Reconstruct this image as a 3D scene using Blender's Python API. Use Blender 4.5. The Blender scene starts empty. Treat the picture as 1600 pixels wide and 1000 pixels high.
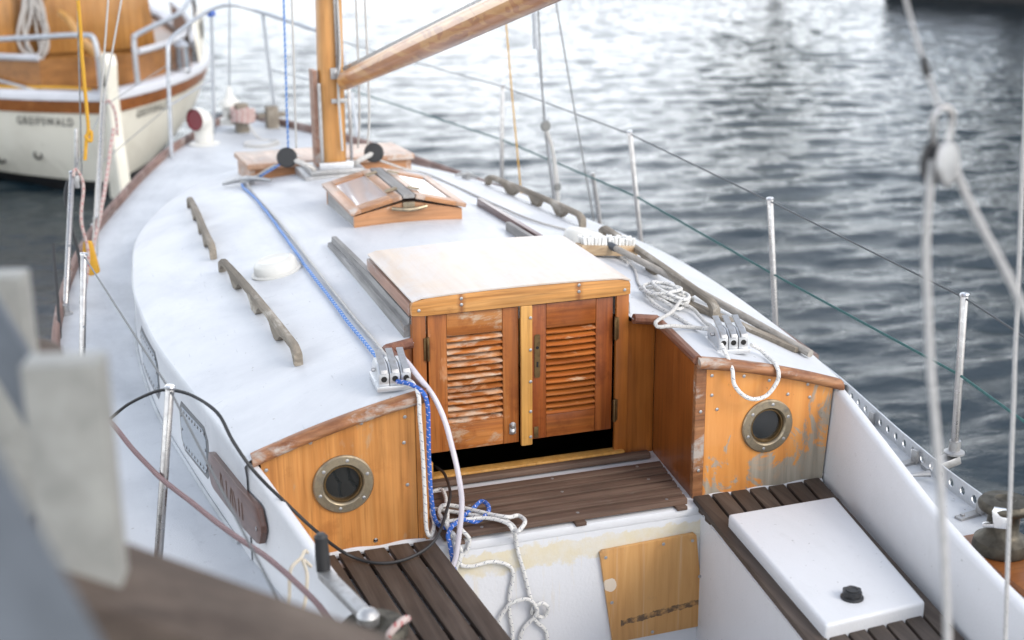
import bpy, bmesh, math, random
import numpy as np
from mathutils import Vector, Matrix, noise
random.seed(7)
rng = np.random.default_rng(5)
scene = bpy.context.scene
col = scene.collection
PI = math.pi
WATER = -1.25                       # height of the water; z = 0 is the top of the cockpit bulkheads

# ---------------------------------------------------------------- camera, sky, sun, exposure
cam_d = bpy.data.cameras.new('camera')
cam = bpy.data.objects.new('camera', cam_d); col.objects.link(cam)
cam_d.lens = 50; cam_d.sensor_width = 36; cam_d.clip_start = .05; cam_d.clip_end = 5000
M3 = Matrix(((0.948137, 0.100249, -0.301638), (-0.317812, 0.282419, -0.905116), (-0.005549, 0.954039, 0.299632)))
cam.matrix_world = Matrix.Translation((-1.42577, -3.772204, 1.464545)) @ M3.to_4x4()
cam_d.dof.use_dof = True; cam_d.dof.focus_distance = 4.55; cam_d.dof.aperture_fstop = 2.0; cam_d.dof.aperture_blades = 9
scene.camera = cam

SUN_EL, SUN_AZ = math.radians(36.0), math.radians(140.0)      # azimuth from +Y towards +X
world = bpy.data.worlds.new('World'); scene.world = world; world.use_nodes = True
wn = world.node_tree.nodes; wl = world.node_tree.links
for n in list(wn): wn.remove(n)
sky = wn.new('ShaderNodeTexSky'); sky.sky_type = 'NISHITA'; sky.sun_disc = False
sky.sun_elevation = SUN_EL; sky.sun_rotation = SUN_AZ
sky.air_density = 1.0; sky.dust_density = 2.0; sky.ozone_density = 1.0
bg = wn.new('ShaderNodeBackground'); bg.inputs['Strength'].default_value = 0.15
wo = wn.new('ShaderNodeOutputWorld')
# bright cloud and haze low over the horizon thinning to blue overhead, the same all round
wtc = wn.new('ShaderNodeTexCoord'); wmp = wn.new('ShaderNodeMapping'); wmp.inputs['Scale'].default_value = (1, 1, 2.6)
wno = wn.new('ShaderNodeTexNoise'); wno.inputs['Scale'].default_value = 2.3; wno.inputs['Detail'].default_value = 7; wno.inputs['Roughness'].default_value = .55
wrp = wn.new('ShaderNodeValToRGB'); wrp.color_ramp.elements[0].position = .36; wrp.color_ramp.elements[1].position = .60
wrp.color_ramp.elements[0].color = (.30, .30, .30, 1); wrp.color_ramp.elements[1].color = (.95, .95, .95, 1)
wmx = wn.new('ShaderNodeMix'); wmx.data_type = 'RGBA'; wmx.inputs[7].default_value = (19.4, 20.0, 20.7, 1)
wl.new(wtc.outputs['Generated'], wmp.inputs[0]); wl.new(wmp.outputs[0], wno.inputs['Vector']); wl.new(wno.outputs['Fac'], wrp.inputs[0])
wsp = wn.new('ShaderNodeSeparateXYZ'); wl.new(wtc.outputs['Generated'], wsp.inputs[0])
wer = wn.new('ShaderNodeValToRGB'); wer.color_ramp.interpolation = 'EASE'; wl.new(wsp.outputs[2], wer.inputs[0])
for k_ in range(2): wer.color_ramp.elements.new(.5)
for e_, (p_, v_) in zip(wer.color_ramp.elements, ((0.0, 1.0), (.22, .92), (.60, .30), (1.0, .20))): e_.position = p_; e_.color = (v_, v_, v_, 1)
wmu = wn.new('ShaderNodeMath'); wmu.operation = 'MULTIPLY'; wl.new(wrp.outputs[0], wmu.inputs[0]); wl.new(wer.outputs[0], wmu.inputs[1])
wl.new(wmu.outputs[0], wmx.inputs[0]); wl.new(sky.outputs[0], wmx.inputs[6]); wl.new(wmx.outputs[2], bg.inputs[0]); wl.new(bg.outputs[0], wo.inputs[0])
sun_d = bpy.data.lights.new('sun', 'SUN'); sun_d.energy = 1.2; sun_d.angle = math.radians(25.0); sun_d.color = (1, .95, .88)
sun = bpy.data.objects.new('sun', sun_d); col.objects.link(sun)
sdir = Vector((math.sin(SUN_AZ) * math.cos(SUN_EL), math.cos(SUN_AZ) * math.cos(SUN_EL), math.sin(SUN_EL)))
sun.rotation_euler = sdir.to_track_quat('Z', 'Y').to_euler(); sun.location = sdir * 30
vs = scene.view_settings
vs.view_transform = 'Standard'; vs.look = 'None'; vs.gamma = 1; vs.exposure = 0.38

# ---------------------------------------------------------------- node helpers and materials
class NT:
    def __init__(s, name):
        s.m = bpy.data.materials.new(name); s.m.use_nodes = True
        s.t = s.m.node_tree; s.n = s.t.nodes; s.l = s.t.links
        s.b = s.n['Principled BSDF']; s.tc = s.n.new('ShaderNodeTexCoord'); s.oi = s.n.new('ShaderNodeObjectInfo')
    def link(s, a, b): s.l.new(a, b); return s
    def vec(s, scale=(1, 1, 1), src='Object', rnd=7.0):
        a = s.n.new('ShaderNodeVectorMath'); a.operation = 'MULTIPLY_ADD'
        c = s.n.new('ShaderNodeCombineXYZ')
        for k in range(3): s.link(s.oi.outputs['Random'], c.inputs[k])
        s.link(c.outputs[0], a.inputs[0]); a.inputs[1].default_value = (rnd, rnd * 1.7, rnd * .6); s.link(s.tc.outputs[src], a.inputs[2])
        m = s.n.new('ShaderNodeMapping'); m.inputs['Scale'].default_value = scale; s.link(a.outputs[0], m.inputs[0])
        return m.outputs[0]
    def noise(s, v, scale, detail=4, rough=.55, dist=0):
        n = s.n.new('ShaderNodeTexNoise'); s.link(v, n.inputs['Vector'])
        n.inputs['Scale'].default_value = scale; n.inputs['Detail'].default_value = detail
        n.inputs['Roughness'].default_value = rough; n.inputs['Distortion'].default_value = dist
        return n.outputs['Fac']
    def ramp(s, f, stops, interp='LINEAR'):
        r = s.n.new('ShaderNodeValToRGB'); r.color_ramp.interpolation = interp
        e = r.color_ramp.elements
        while len(e) < len(stops): e.new(.5)
        for q, (p, c) in zip(e, stops):
            q.position = p; q.color = (c, c, c, 1) if not hasattr(c, '__len__') else (*c[:3], 1)
        s.link(f, r.inputs[0]); return r.outputs[0]
    def mix(s, f, a, b, mode='MIX'):
        x = s.n.new('ShaderNodeMix'); x.data_type = 'RGBA'; x.blend_type = mode
        for sock, val in ((x.inputs[0], f), (x.inputs[6], a), (x.inputs[7], b)):
            if hasattr(val, 'node'): s.link(val, sock)
            elif isinstance(val, (int, float)): sock.default_value = val
            else: sock.default_value = (*val[:3], 1)
        return x.outputs[2]
    def math(s, op, a, b=0.0, c=0.0):
        x = s.n.new('ShaderNodeMath'); x.operation = op
        for k, val in enumerate((a, b, c)):
            if hasattr(val, 'node'): s.link(val, x.inputs[k])
            else: x.inputs[k].default_value = val
        return x.outputs[0]
    def sep(s, src='Object'):
        x = s.n.new('ShaderNodeSeparateXYZ'); s.link(s.tc.outputs[src], x.inputs[0]); return x.outputs
    def col(s, c):
        if hasattr(c, 'node'): s.link(c, s.b.inputs['Base Color'])
        else: s.b.inputs['Base Color'].default_value = (*c[:3], 1)
        return s
    def set(s, **k):
        for a, v in k.items():
            q = s.b.inputs[a.replace('_', ' ')]
            if hasattr(v, 'node'): s.link(v, q)
            else: q.default_value = v
        return s
    def bump(s, h, strength=.3, dist=.002):
        b = s.n.new('ShaderNodeBump'); b.inputs['Strength'].default_value = strength; b.inputs['Distance'].default_value = dist
        s.link(h, b.inputs['Height']); s.link(b.outputs[0], s.b.inputs['Normal']); return s

AX = {'x': 0, 'y': 1, 'z': 2}
def wood(name, dark, mid, light, axis='z', k=1.0, rough=.45, coat=0.0, wear=None, amount=.5, wscale=6.0, wear2=None, bump=.25, spots=True, pore=.35, spot=(.62, .75, .45), fine=.22):
    """grain stretched along one axis; wear = colour that shows where the varnish has gone"""
    t = NT(name)
    sc = [26 * k] * 3; sc[AX[axis]] = 1.3 * k
    v = t.vec(tuple(sc)); g = t.noise(v, 1.0, 7, .62, .7)
    c = t.ramp(g, ((.18, dark), (.48, mid), (.80, light)))
    sc2 = [150 * k] * 3; sc2[AX[axis]] = 6 * k
    pores = t.noise(t.vec(tuple(sc2)), 1.0, 2, .5)
    c = t.mix(t.ramp(pores, ((.28, pore), (.42, 0.0))), c, [q * .6 for q in dark])
    sc3 = [75 * k] * 3; sc3[AX[axis]] = 2.2 * k
    fg = t.noise(t.vec(tuple(sc3), rnd=5), 1.0, 4, .6, .3)
    c = t.mix(1.0, c, t.ramp(fg, ((.30, 1 - fine), (.70, 1 + fine * .5))), 'MULTIPLY')
    low = t.noise(t.vec((1, 1, 1)), 3.5, 3)
    c = t.mix(1.0, c, t.ramp(low, ((.25, .60), (.75, .98))), 'MULTIPLY')
    if spots:
        sp = t.noise(t.vec((1, 1, 1), rnd=3), 11, 6, .7)
        c = t.mix(t.ramp(sp, ((spot[0], 0.0), (spot[1], spot[2]))), c, [mid[0] * .42, mid[1] * .34, mid[2] * .34])
    r = rough
    if wear:
        sw = [wscale * 1.5] * 3; sw[AX[axis]] = wscale * .6
        w = t.ramp(t.noise(t.vec(tuple(sw), rnd=4), 1.0, 8, .68, .4), ((1 - amount - .035, 0.0), (1 - amount + .05, 1.0)))
        wc = t.mix(g, [q * .62 for q in wear], wear)
        if wear2: wc = t.mix(t.ramp(t.noise(t.vec((1, 1, 1)), 14, 4), ((.4, 0), (.6, 1))), wc, wear2)
        c = t.mix(w, c, wc); r = t.mix(w, (rough,) * 3, (.8,) * 3)
    t.col(c).set(Roughness=r, Coat_Weight=coat * .5, Coat_Roughness=.2, Specular_IOR_Level=.35)
    t.bump(g, bump, .003)
    return t.m

def paint(name, c, rough=.42, dirt=(.55, .57, .58), amount=.3, specks=.4, fine=900., bump=.12):
    t = NT(name)
    n = t.noise(t.vec((1, 1, 1), rnd=0), 2.2, 8, .65)
    cc = t.mix(t.ramp(n, ((.45, 0.0), (.8, amount))), c, dirt)
    sm = t.noise(t.vec((9, 9, 3), rnd=0), 2.0, 6, .7)
    cc = t.mix(t.ramp(sm, ((.60, 0.0), (.78, amount * .8))), cc, [q * .8 for q in dirt])
    bl = t.noise(t.vec((1, .45, 1), rnd=0), 1.1, 9, .72, .8)
    cc = t.mix(t.ramp(bl, ((.48, 0.0), (.58, amount * .55), (.68, 0.0))), cc, [q * .82 for q in dirt])
    scr_ = t.noise(t.vec((70, 6, 30), rnd=0), 1.0, 3, .6)
    cc = t.mix(t.ramp(scr_, ((.70, 0.0), (.76, specks * .5))), cc, [q * .55 for q in dirt])
    sp = t.noise(t.vec((1, 1, 1), rnd=0), 60, 3, .6)
    cc = t.mix(t.ramp(sp, ((.70, 0.0), (.735, specks))), cc, (.16, .15, .14))
    f = t.noise(t.vec((1, 1, 1), rnd=0), fine / 6, 3)
    t.col(cc).set(Roughness=t.ramp(n, ((.3, rough - .06), (.7, rough + .14)))).bump(f, bump, .002)
    return t.m

def metal(name, c, rough=.3, tarnish=None, amount=.4, metallic=1.0):
    t = NT(name); n = t.noise(t.vec((1, 1, 1)), 38, 5, .6)
    cc = t.mix(t.ramp(n, ((.45, 0.0), (.7, amount))), c, tarnish or [q * .5 for q in c])
    t.col(cc).set(Metallic=metallic, Roughness=t.ramp(n, ((.3, rough), (.75, min(1, rough + .25))))).bump(n, .08, .002)
    return t.m

def plain(name, c, rough=.5, var=.25, scale=12, **k):
    t = NT(name); n = t.noise(t.vec((1, 1, 1)), scale, 5, .6)
    t.col(t.mix(t.ramp(n, ((.3, 0.0), (.75, var))), c, [q * .45 for q in c])).set(Roughness=rough, **k)
    t.bump(n, .1, .002)
    return t.m

def rope_mat(name, c, fleck=None, turns=60.0, width=.12, strands=2.0, c2=None):
    """braid over tube UVs: U runs along the rope in metres, V once round it"""
    t = NT(name); s = t.sep('UV')
    u, v = s[0], s[1]
    a = t.math('ADD', t.math('MULTIPLY', u, turns), t.math('MULTIPLY', v, strands))
    b = t.math('SUBTRACT', t.math('MULTIPLY', u, turns), t.math('MULTIPLY', v, strands))
    fa = t.math('FRACT', a); fb = t.math('FRACT', b)
    n = t.noise(t.vec((1, 1, 1)), 60, 3)
    cc = t.mix(t.ramp(n, ((.35, 0.0), (.75, .3))), c, [q * .62 for q in c])
    if c2 is not None:
        cc = t.mix(t.math('LESS_THAN', fa, .5), cc, c2)
    if fleck is not None:
        m1 = t.math('LESS_THAN', fa, width); m2 = t.math('LESS_THAN', t.math('FRACT', t.math('MULTIPLY', b, .5)), .42)
        cc = t.mix(t.math('MULTIPLY', m1, m2), cc, fleck)
    h = t.math('ADD', t.math('SINE', t.math('MULTIPLY', a, 6 * PI)), t.math('SINE', t.math('MULTIPLY', b, 6 * PI)))
    t.col(cc).set(Roughness=.8).bump(h, .5, .0015)
    return t.m

M = {}
WHITE = (.60, .605, .62)
M['deck'] = paint('deck_paint', (.50, .52, .545), .5, (.34, .36, .39), .65, .9, 1400, .5)
M['roof'] = paint('roof_paint', (.555, .568, .588), .45, (.38, .40, .44), .46, .7, 700, .2)
M['white'] = paint('cockpit_paint', WHITE, .42, (.46, .46, .45), .24, .45, 900, .35)
M['hull'] = paint('hull_paint', (.72, .72, .71), .3)
M['teak_slat'] = wood('weathered_teak_slat', (.036, .026, .020), (.078, .056, .043), (.135, .104, .084), 'y', 1.2, .62, wear=(.15, .12, .105), amount=.30, wscale=5)
M['teak_cross'] = wood('weathered_teak_cross_slat', (.070, .042, .029), (.145, .090, .064), (.23, .16, .118), 'x', 1.2, .6, wear=(.20, .15, .12), amount=.30, wscale=5)
OR_D, OR_M, OR_L = (.41, .155, .040), (.58, .248, .070), (.68, .335, .11)
M['bulkhead_port'] = wood('varnished_plywood', OR_D, OR_M, OR_L, 'z', .9, .33, .35, wear=(.42, .31, .19), amount=.39, wscale=5, bump=.08, pore=.3, spot=(.55, .70, .45))
def worn_bulkhead():
    t = NT('peeling_varnished_plywood')
    v = t.vec((24, 24, 1.4)); g = t.noise(v, 1, 7, .62, .6)
    c = t.ramp(g, ((.2, (.42, .155, .036)), (.5, (.575, .24, .062)), (.8, (.67, .325, .098))))
    grey = t.ramp(g, ((.25, (.17, .145, .11)), (.55, (.31, .27, .21)), (.8, (.42, .37, .30))))
    s = list(t.sep('Object')); s[2] = t.math('ADD', s[2], WATER)
    # varnish has gone towards the foot, the outboard end and round the porthole, in ragged patches
    n = t.noise(t.vec((1.25, 1.25, .8), rnd=0), 8.5, 10, .70, .6)
    low = t.math('MULTIPLY', t.math('SUBTRACT', -.20, s[2]), .68)
    out = t.math('MULTIPLY', t.math('SUBTRACT', s[0], .66), .38)
    f = t.math('ADD', t.math('ADD', n, low), out)
    f = t.math('ADD', f, t.math('MULTIPLY', t.math('SUBTRACT', g, .5), .10))
    w = t.ramp(f, ((.605, 0.0), (.64, .85), (.70, 1.0)))
    c = t.mix(w, c, grey)
    sp = t.noise(t.vec((1, 1, .7), rnd=0), 30, 5, .7)
    c = t.mix(t.ramp(sp, ((.64, 0), (.70, .8))), c, (.12, .085, .05))
    t.col(c).set(Roughness=t.mix(w, (.32,) * 3, (.85,) * 3), Coat_Weight=.2).bump(g, .2, .003)
    return t.m
M['bulkhead_stbd'] = worn_bulkhead()
M['panel'] = wood('warm_plywood', (.26, .078, .014), (.40, .128, .024), (.48, .175, .038), 'z', .8, .35, .3, bump=.1, spots=False)
M['panel_dark'] = wood('brown_plywood', (.18, .05, .010), (.28, .082, .016), (.35, .115, .025), 'z', .8, .35, .3, bump=.1, spots=False)
M['door_l'] = wood('worn_mahogany', (.20, .055, .012), (.42, .135, .028), (.58, .235, .065), 'z', 1, .42, .15, wear=(.52, .36, .23), amount=.40, wscale=7, wear2=(.46, .20, .08), spot=(.50, .64, .6), fine=.3)
M['door_lx'] = wood('worn_mahogany_rail', (.24, .07, .014), (.48, .165, .036), (.62, .27, .08), 'x', 1, .42, .15, wear=(.50, .36, .24), amount=.42, wscale=9, spot=(.50, .64, .6), fine=.3)
M['door_r'] = wood('red_mahogany', (.15, .034, .009), (.30, .076, .017), (.47, .15, .034), 'z', 1, .32, .35, wear=(.44, .20, .08), amount=.28, wscale=6, spot=(.50, .64, .6), fine=.3)
M['door_rx'] = wood('red_mahogany_rail', (.18, .043, .010), (.35, .098, .020), (.50, .175, .04), 'x', 1, .32, .35, wear=(.48, .24, .10), amount=.33, wscale=6, spot=(.50, .64, .6), fine=.3)
M['slat_l'] = wood('worn_louvre', (.28, .075, .014), (.50, .155, .032), (.60, .25, .065), 'x', 1.4, .5, .05, wear=(.66, .50, .37), amount=.50, wscale=11, wear2=(.52, .24, .10))
M['slat_r'] = wood('louvre', (.26, .06, .012), (.48, .135, .025), (.60, .22, .05), 'x', 1.4, .42, .15, wear=(.66, .42, .25), amount=.36, wscale=11)
M['pale_oak'] = wood('pale_varnished_strip', (.52, .23, .05), (.68, .35, .09), (.76, .44, .15), 'z', 1, .35, .3, bump=.1)
M['hatch_board'] = wood('hatch_front_board', (.36, .145, .036), (.62, .29, .085), (.74, .42, .165), 'x', 1.3, .42, .1, wear=(.66, .46, .27), amount=.30, wscale=8, fine=.35)
def stain_hatch():
    m = M['hatch_board']; nt = m.node_tree; b = nt.nodes['Principled BSDF']; src = b.inputs['Base Color'].links[0].from_socket
    tc = nt.nodes.new('ShaderNodeTexCoord'); sp = nt.nodes.new('ShaderNodeSeparateXYZ'); nt.links.new(tc.outputs['Object'], sp.inputs[0])
    nz = nt.nodes.new('ShaderNodeTexNoise'); nz.inputs['Scale'].default_value = 60; nt.links.new(tc.outputs['Object'], nz.inputs['Vector'])
    def mth(op, a, b_=0.0):
        x = nt.nodes.new('ShaderNodeMath'); x.operation = op
        for k, v in enumerate((a, b_)):
            if hasattr(v, 'node'): nt.links.new(v, x.inputs[k])
            else: x.inputs[k].default_value = v
        return x.outputs[0]
    d = mth('MINIMUM', mth('ABSOLUTE', mth('ADD', sp.outputs[0], .21)), mth('ABSOLUTE', mth('SUBTRACT', sp.outputs[0], .19)))
    d = mth('ADD', d, mth('MULTIPLY', nz.outputs['Fac'], .016))
    mr = nt.nodes.new('ShaderNodeMapRange'); nt.links.new(d, mr.inputs[0])
    for k, v in zip(range(1, 5), (.010, .024, .75, 0.0)): mr.inputs[k].default_value = v
    mx = nt.nodes.new('ShaderNodeMix'); mx.data_type = 'RGBA'; nt.links.new(mr.outputs[0], mx.inputs[0]); nt.links.new(src, mx.inputs[6]); mx.inputs[7].default_value = (.20, .07, .03, 1)
    nt.links.new(mx.outputs[2], b.inputs['Base Color'])
stain_hatch()
def hatch_sheet():  # worn pinkish beige plywood, its colour made paler to stand for sky glare
    t = NT('glare_paled_hatch_plywood'); g = t.noise(t.vec((40, 3, 40), rnd=0), 1, 5, .6, .4)
    c = t.ramp(g, ((.25, (.46, .36, .275)), (.75, (.56, .47, .385))))
    n = t.noise(t.vec((1, .6, 1), rnd=0), 4.5, 8, .66, .5)
    c = t.mix(t.ramp(n, ((.42, 0.0), (.62, .7))), c, (.56, .55, .55))
    e = t.noise(t.vec((1, 1, 1), rnd=0), 13, 7, .7); c = t.mix(t.ramp(e, ((.60, 0), (.74, .5))), c, (.44, .33, .24))
    t.col(c).set(Roughness=t.ramp(n, ((.35, .28), (.7, .5)))).bump(g, .05, .002); return t.m
M['hatch_top'] = hatch_sheet()
M['trim'] = wood('worn_moulding', (.16, .06, .03), (.34, .145, .06), (.50, .26, .12), 'x', 1, .5, .1, wear=(.44, .38, .33), amount=.44, wscale=7, spot=(.52, .66, .6), fine=.3)
M['trim_y'] = wood('worn_moulding_side', (.10, .036, .025), (.20, .08, .048), (.34, .17, .10), 'y', 1, .5, .1, wear=(.42, .34, .30), amount=.34, wscale=6)
M['grey_wood'] = wood('weathered_grey_wood', (.16, .135, .105), (.28, .24, .19), (.40, .36, .30), 'y', 1, .8, wear=(.48, .44, .38), amount=.4, wscale=6)
M['grey_rail'] = wood('grey_hatch_rail', (.20, .19, .18), (.34, .33, .32), (.46, .45, .44), 'y', 1, .75, wear=(.30, .20, .13), amount=.34, wscale=5)
M['pink_wood'] = wood('faded_mahogany', (.28, .14, .10), (.42, .24, .17), (.52, .34, .26), 'y', 1, .5, .15, wear=(.52, .46, .42), amount=.42, wscale=5)
M['toe_wood'] = wood('toe_rail_wood', (.13, .075, .06), (.24, .15, .125), (.34, .24, .21), 'y', 1, .7, wear=(.40, .34, .32), amount=.4, wscale=4)
M['brown_bar'] = wood('dark_mahogany_bar', (.075, .032, .028), (.15, .07, .062), (.25, .15, .135), 'y', 1, .3, .5)
M['skylight'] = wood('skylight_mahogany', (.30, .125, .05), (.46, .22, .10), (.58, .32, .17), 'x', 1, .42, .2, wear=(.52, .42, .33), amount=.36, wscale=6)
M['skylight_y'] = wood('skylight_frame', (.34, .17, .09), (.50, .29, .18), (.60, .40, .28), 'y', 1, .38, .3, wear=(.60, .52, .46), amount=.45, wscale=5)
M['skyglass'] = plain('skylight_pane', (.46, .43, .44), .22, .2, 6, Coat_Weight=1.0, Coat_Roughness=.03)
M['mast'] = wood('varnished_spruce_mast', (.46, .20, .058), (.64, .32, .105), (.72, .41, .16), 'z', .7, .33, .35, bump=.06)
def boom_mat():
    t = NT('varnished_boom_with_bare_patches')
    g = t.noise(t.vec((24, 1.2, 24)), 1, 6, .6, .5)
    c = t.ramp(g, ((.25, (.26, .10, .036)), (.5, (.42, .175, .062)), (.8, (.54, .26, .10))))
    p = t.noise(t.vec((4.5, 1, 4.5)), 3.0, 5, .5, 1.2)
    w = t.ramp(p, ((.50, 0), (.53, 1)))
    c = t.mix(w, c, t.ramp(g, ((.3, (.46, .22, .075)), (.7, (.60, .33, .13)))))
    t.col(c).set(Roughness=.3, Coat_Weight=.4, Coat_Roughness=.1).bump(p, .08, .002); return t.m
M['boom'] = boom_mat()
M['steel'] = metal('stainless_steel', (.40, .39, .385), .2, (.24, .22, .21), .5)
M['dull_steel'] = metal('dull_steel', (.46, .46, .46), .42, (.28, .26, .24), .5)
M['alu'] = metal('anodised_aluminium', (.66, .67, .68), .36, (.50, .50, .50), .4)
M['galv'] = metal('galvanised_tube', (.50, .52, .55), .5, (.40, .41, .43), .5)
M['bronze'] = metal('tarnished_bronze', (.36, .30, .21), .42, (.20, .18, .15), .8)
M['brass'] = metal('old_brass', (.20, .13, .06), .42, (.09, .06, .035), .8)
M['chrome'] = metal('chrome', (.58, .58, .59), .12, (.4, .4, .4), .3)
M['winch'] = metal('winch_bronze', (.10, .09, .072), .42, (.05, .046, .04), .7)
M['black'] = plain('black_plastic', (.012, .012, .013), .4)
M['rubber'] = plain('black_rubber', (.02, .02, .021), .55)
M['dark'] = plain('dark_hole', (.01, .009, .008), .8)
M['inside'] = plain('cabin_inside', (.05, .035, .025), .8)
M['plastic'] = plain('white_plastic', (.60, .59, .55), .38, .15)
M['cowlred'] = plain('dark_red_paint', (.16, .008, .016), .35, .3)
M['glass'] = plain('dark_porthole_glass', (.018, .02, .02), .04, .3, 10, Coat_Weight=1.0, Coat_Roughness=.02)
M['acrylic'] = plain('grey_acrylic', (.22, .25, .28), .12, .2, 8, Coat_Weight=.6)
M['sealant'] = plain('grey_sealant', (.16, .165, .17), .7)
M['sealbead'] = paint('dirty_seam', (.42, .44, .46), .6, (.20, .20, .19), .9, .9, 300, .5)
M['gold'] = plain('faded_gold_leaf', (.185, .105, .066), .3)
M['nameboard'] = wood('nameboard_wood', (.10, .048, .034), (.155, .078, .056), (.21, .115, .085), 'y', 1, .28, .45, bump=.05)
M['bristle'] = plain('white_bristle', (.74, .74, .72), .7, .2, 90)
M['brushwood'] = wood('brush_block_wood', (.42, .25, .12), (.58, .42, .26), (.66, .54, .40), 'x', 1, .6, wear=(.48, .22, .07), amount=.38, wscale=6)
M['handle'] = wood('silvered_handle', (.28, .25, .22), (.42, .385, .34), (.52, .49, .45), 'y', 1.2, .75)
M['oldrope'] = rope_mat('old_white_line', (.56, .545, .52), (.20, .20, .19), 90, .10)
M['sheet'] = rope_mat('grey_worn_sheet', (.44, .43, .42), (.30, .30, .29), 60, .2)
M['whiterope'] = rope_mat('white_rope_black_fleck', (.72, .71, .68), (.08, .10, .18), 70, .13)
M['bluerope'] = rope_mat('blue_braided_rope', (.035, .13, .48), (.74, .62, .70), 85, .20)
M['bluewhite'] = rope_mat('blue_white_braid', (.10, .24, .58), (.70, .74, .80), 75, .34)
M['redrope'] = rope_mat('maroon_white_cord', (.10, .018, .026), None, 130, .2, 1.0, c2=(.34, .27, .265))
M['pinkrope'] = rope_mat('red_and_white_line', (.50, .40, .37), (.36, .05, .055), 55, .33)
M['yellowrope'] = rope_mat('yellow_line', (.62, .33, .03), None, 70)
M['cream'] = rope_mat('cream_cord', (.62, .55, .44), None, 90)
M['green'] = rope_mat('green_coated_wire', (.035, .12, .115), (.02, .05, .055), 60, .3)
M['wire'] = metal('wire_rope', (.30, .30, .30), .45)
M['wiredark'] = plain('dark_lifeline', (.045, .05, .055), .45)
t = NT('clear_hose'); t.col((.74, .70, .75)).set(Roughness=.12, Transmission_Weight=.35, IOR=1.4, Coat_Weight=.6); M['hose'] = t.m
M['oldwhite'] = paint('old_boat_cream_hull', (.70, .67, .58), .35, (.50, .46, .38), .5, .2)
M['oldgrey'] = paint('cap_rail_grey', (.50, .51, .54), .5, (.36, .37, .40), .5)
M['oldwood'] = wood('varnished_larch', (.28, .115, .026), (.42, .195, .050), (.52, .275, .09), 'z', .6, .38, .2)
M['strake'] = wood('rubbing_strake', (.20, .06, .014), (.31, .105, .026), (.38, .15, .045), 'x', .6, .4, .2)
M['coamwood'] = wood('coaming_wood', (.20, .078, .018), (.32, .135, .034), (.40, .185, .055), 'x', .6, .4, .2)
M['letter'] = plain('black_lettering', (.03, .028, .025), .5)
M['antifoul'] = plain('black_boot_top', (.012, .012, .013), .5)
M['post'] = plain('pale_galvanised_plate', (.30, .30, .28), .6, .6, 22, Metallic=.25)
M['beam'] = plain('blue_grey_painted_beam', (.085, .098, .115), .5, .6, 16, Metallic=.2)
M['pile'] = wood('tarred_pier_timber', (.05, .035, .028), (.10, .075, .06), (.17, .135, .11), 'x', .6, .85)
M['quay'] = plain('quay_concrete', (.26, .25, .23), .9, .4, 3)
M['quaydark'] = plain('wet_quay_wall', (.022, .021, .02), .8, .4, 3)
M['bark'] = plain('bark', (.07, .055, .04), .9, .5, 6)
t = NT('leaf'); n = t.noise(t.vec((1, 1, 1)), .8, 3); t.col(t.ramp(n, ((.3, (.022, .04, .012)), (.7, (.06, .095, .028))))).set(Roughness=.6); M['leaf'] = t.m

# ---------------------------------------------------------------- mesh helpers
V = Vector
def smooth_path(pts, n=6):
    P = [V(p) for p in pts]
    if len(P) < 3: return P
    out = []
    for i in range(len(P) - 1):
        a, b, c, d = P[max(i - 1, 0)], P[i], P[i + 1], P[min(i + 2, len(P) - 1)]
        for k in range(n):
            s = k / n
            out.append(.5 * ((2 * b) + (c - a) * s + (2 * a - 5 * b + 4 * c - d) * s * s + (3 * b - a - 3 * c + d) * s ** 3))
    out.append(P[-1]); return out

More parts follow.
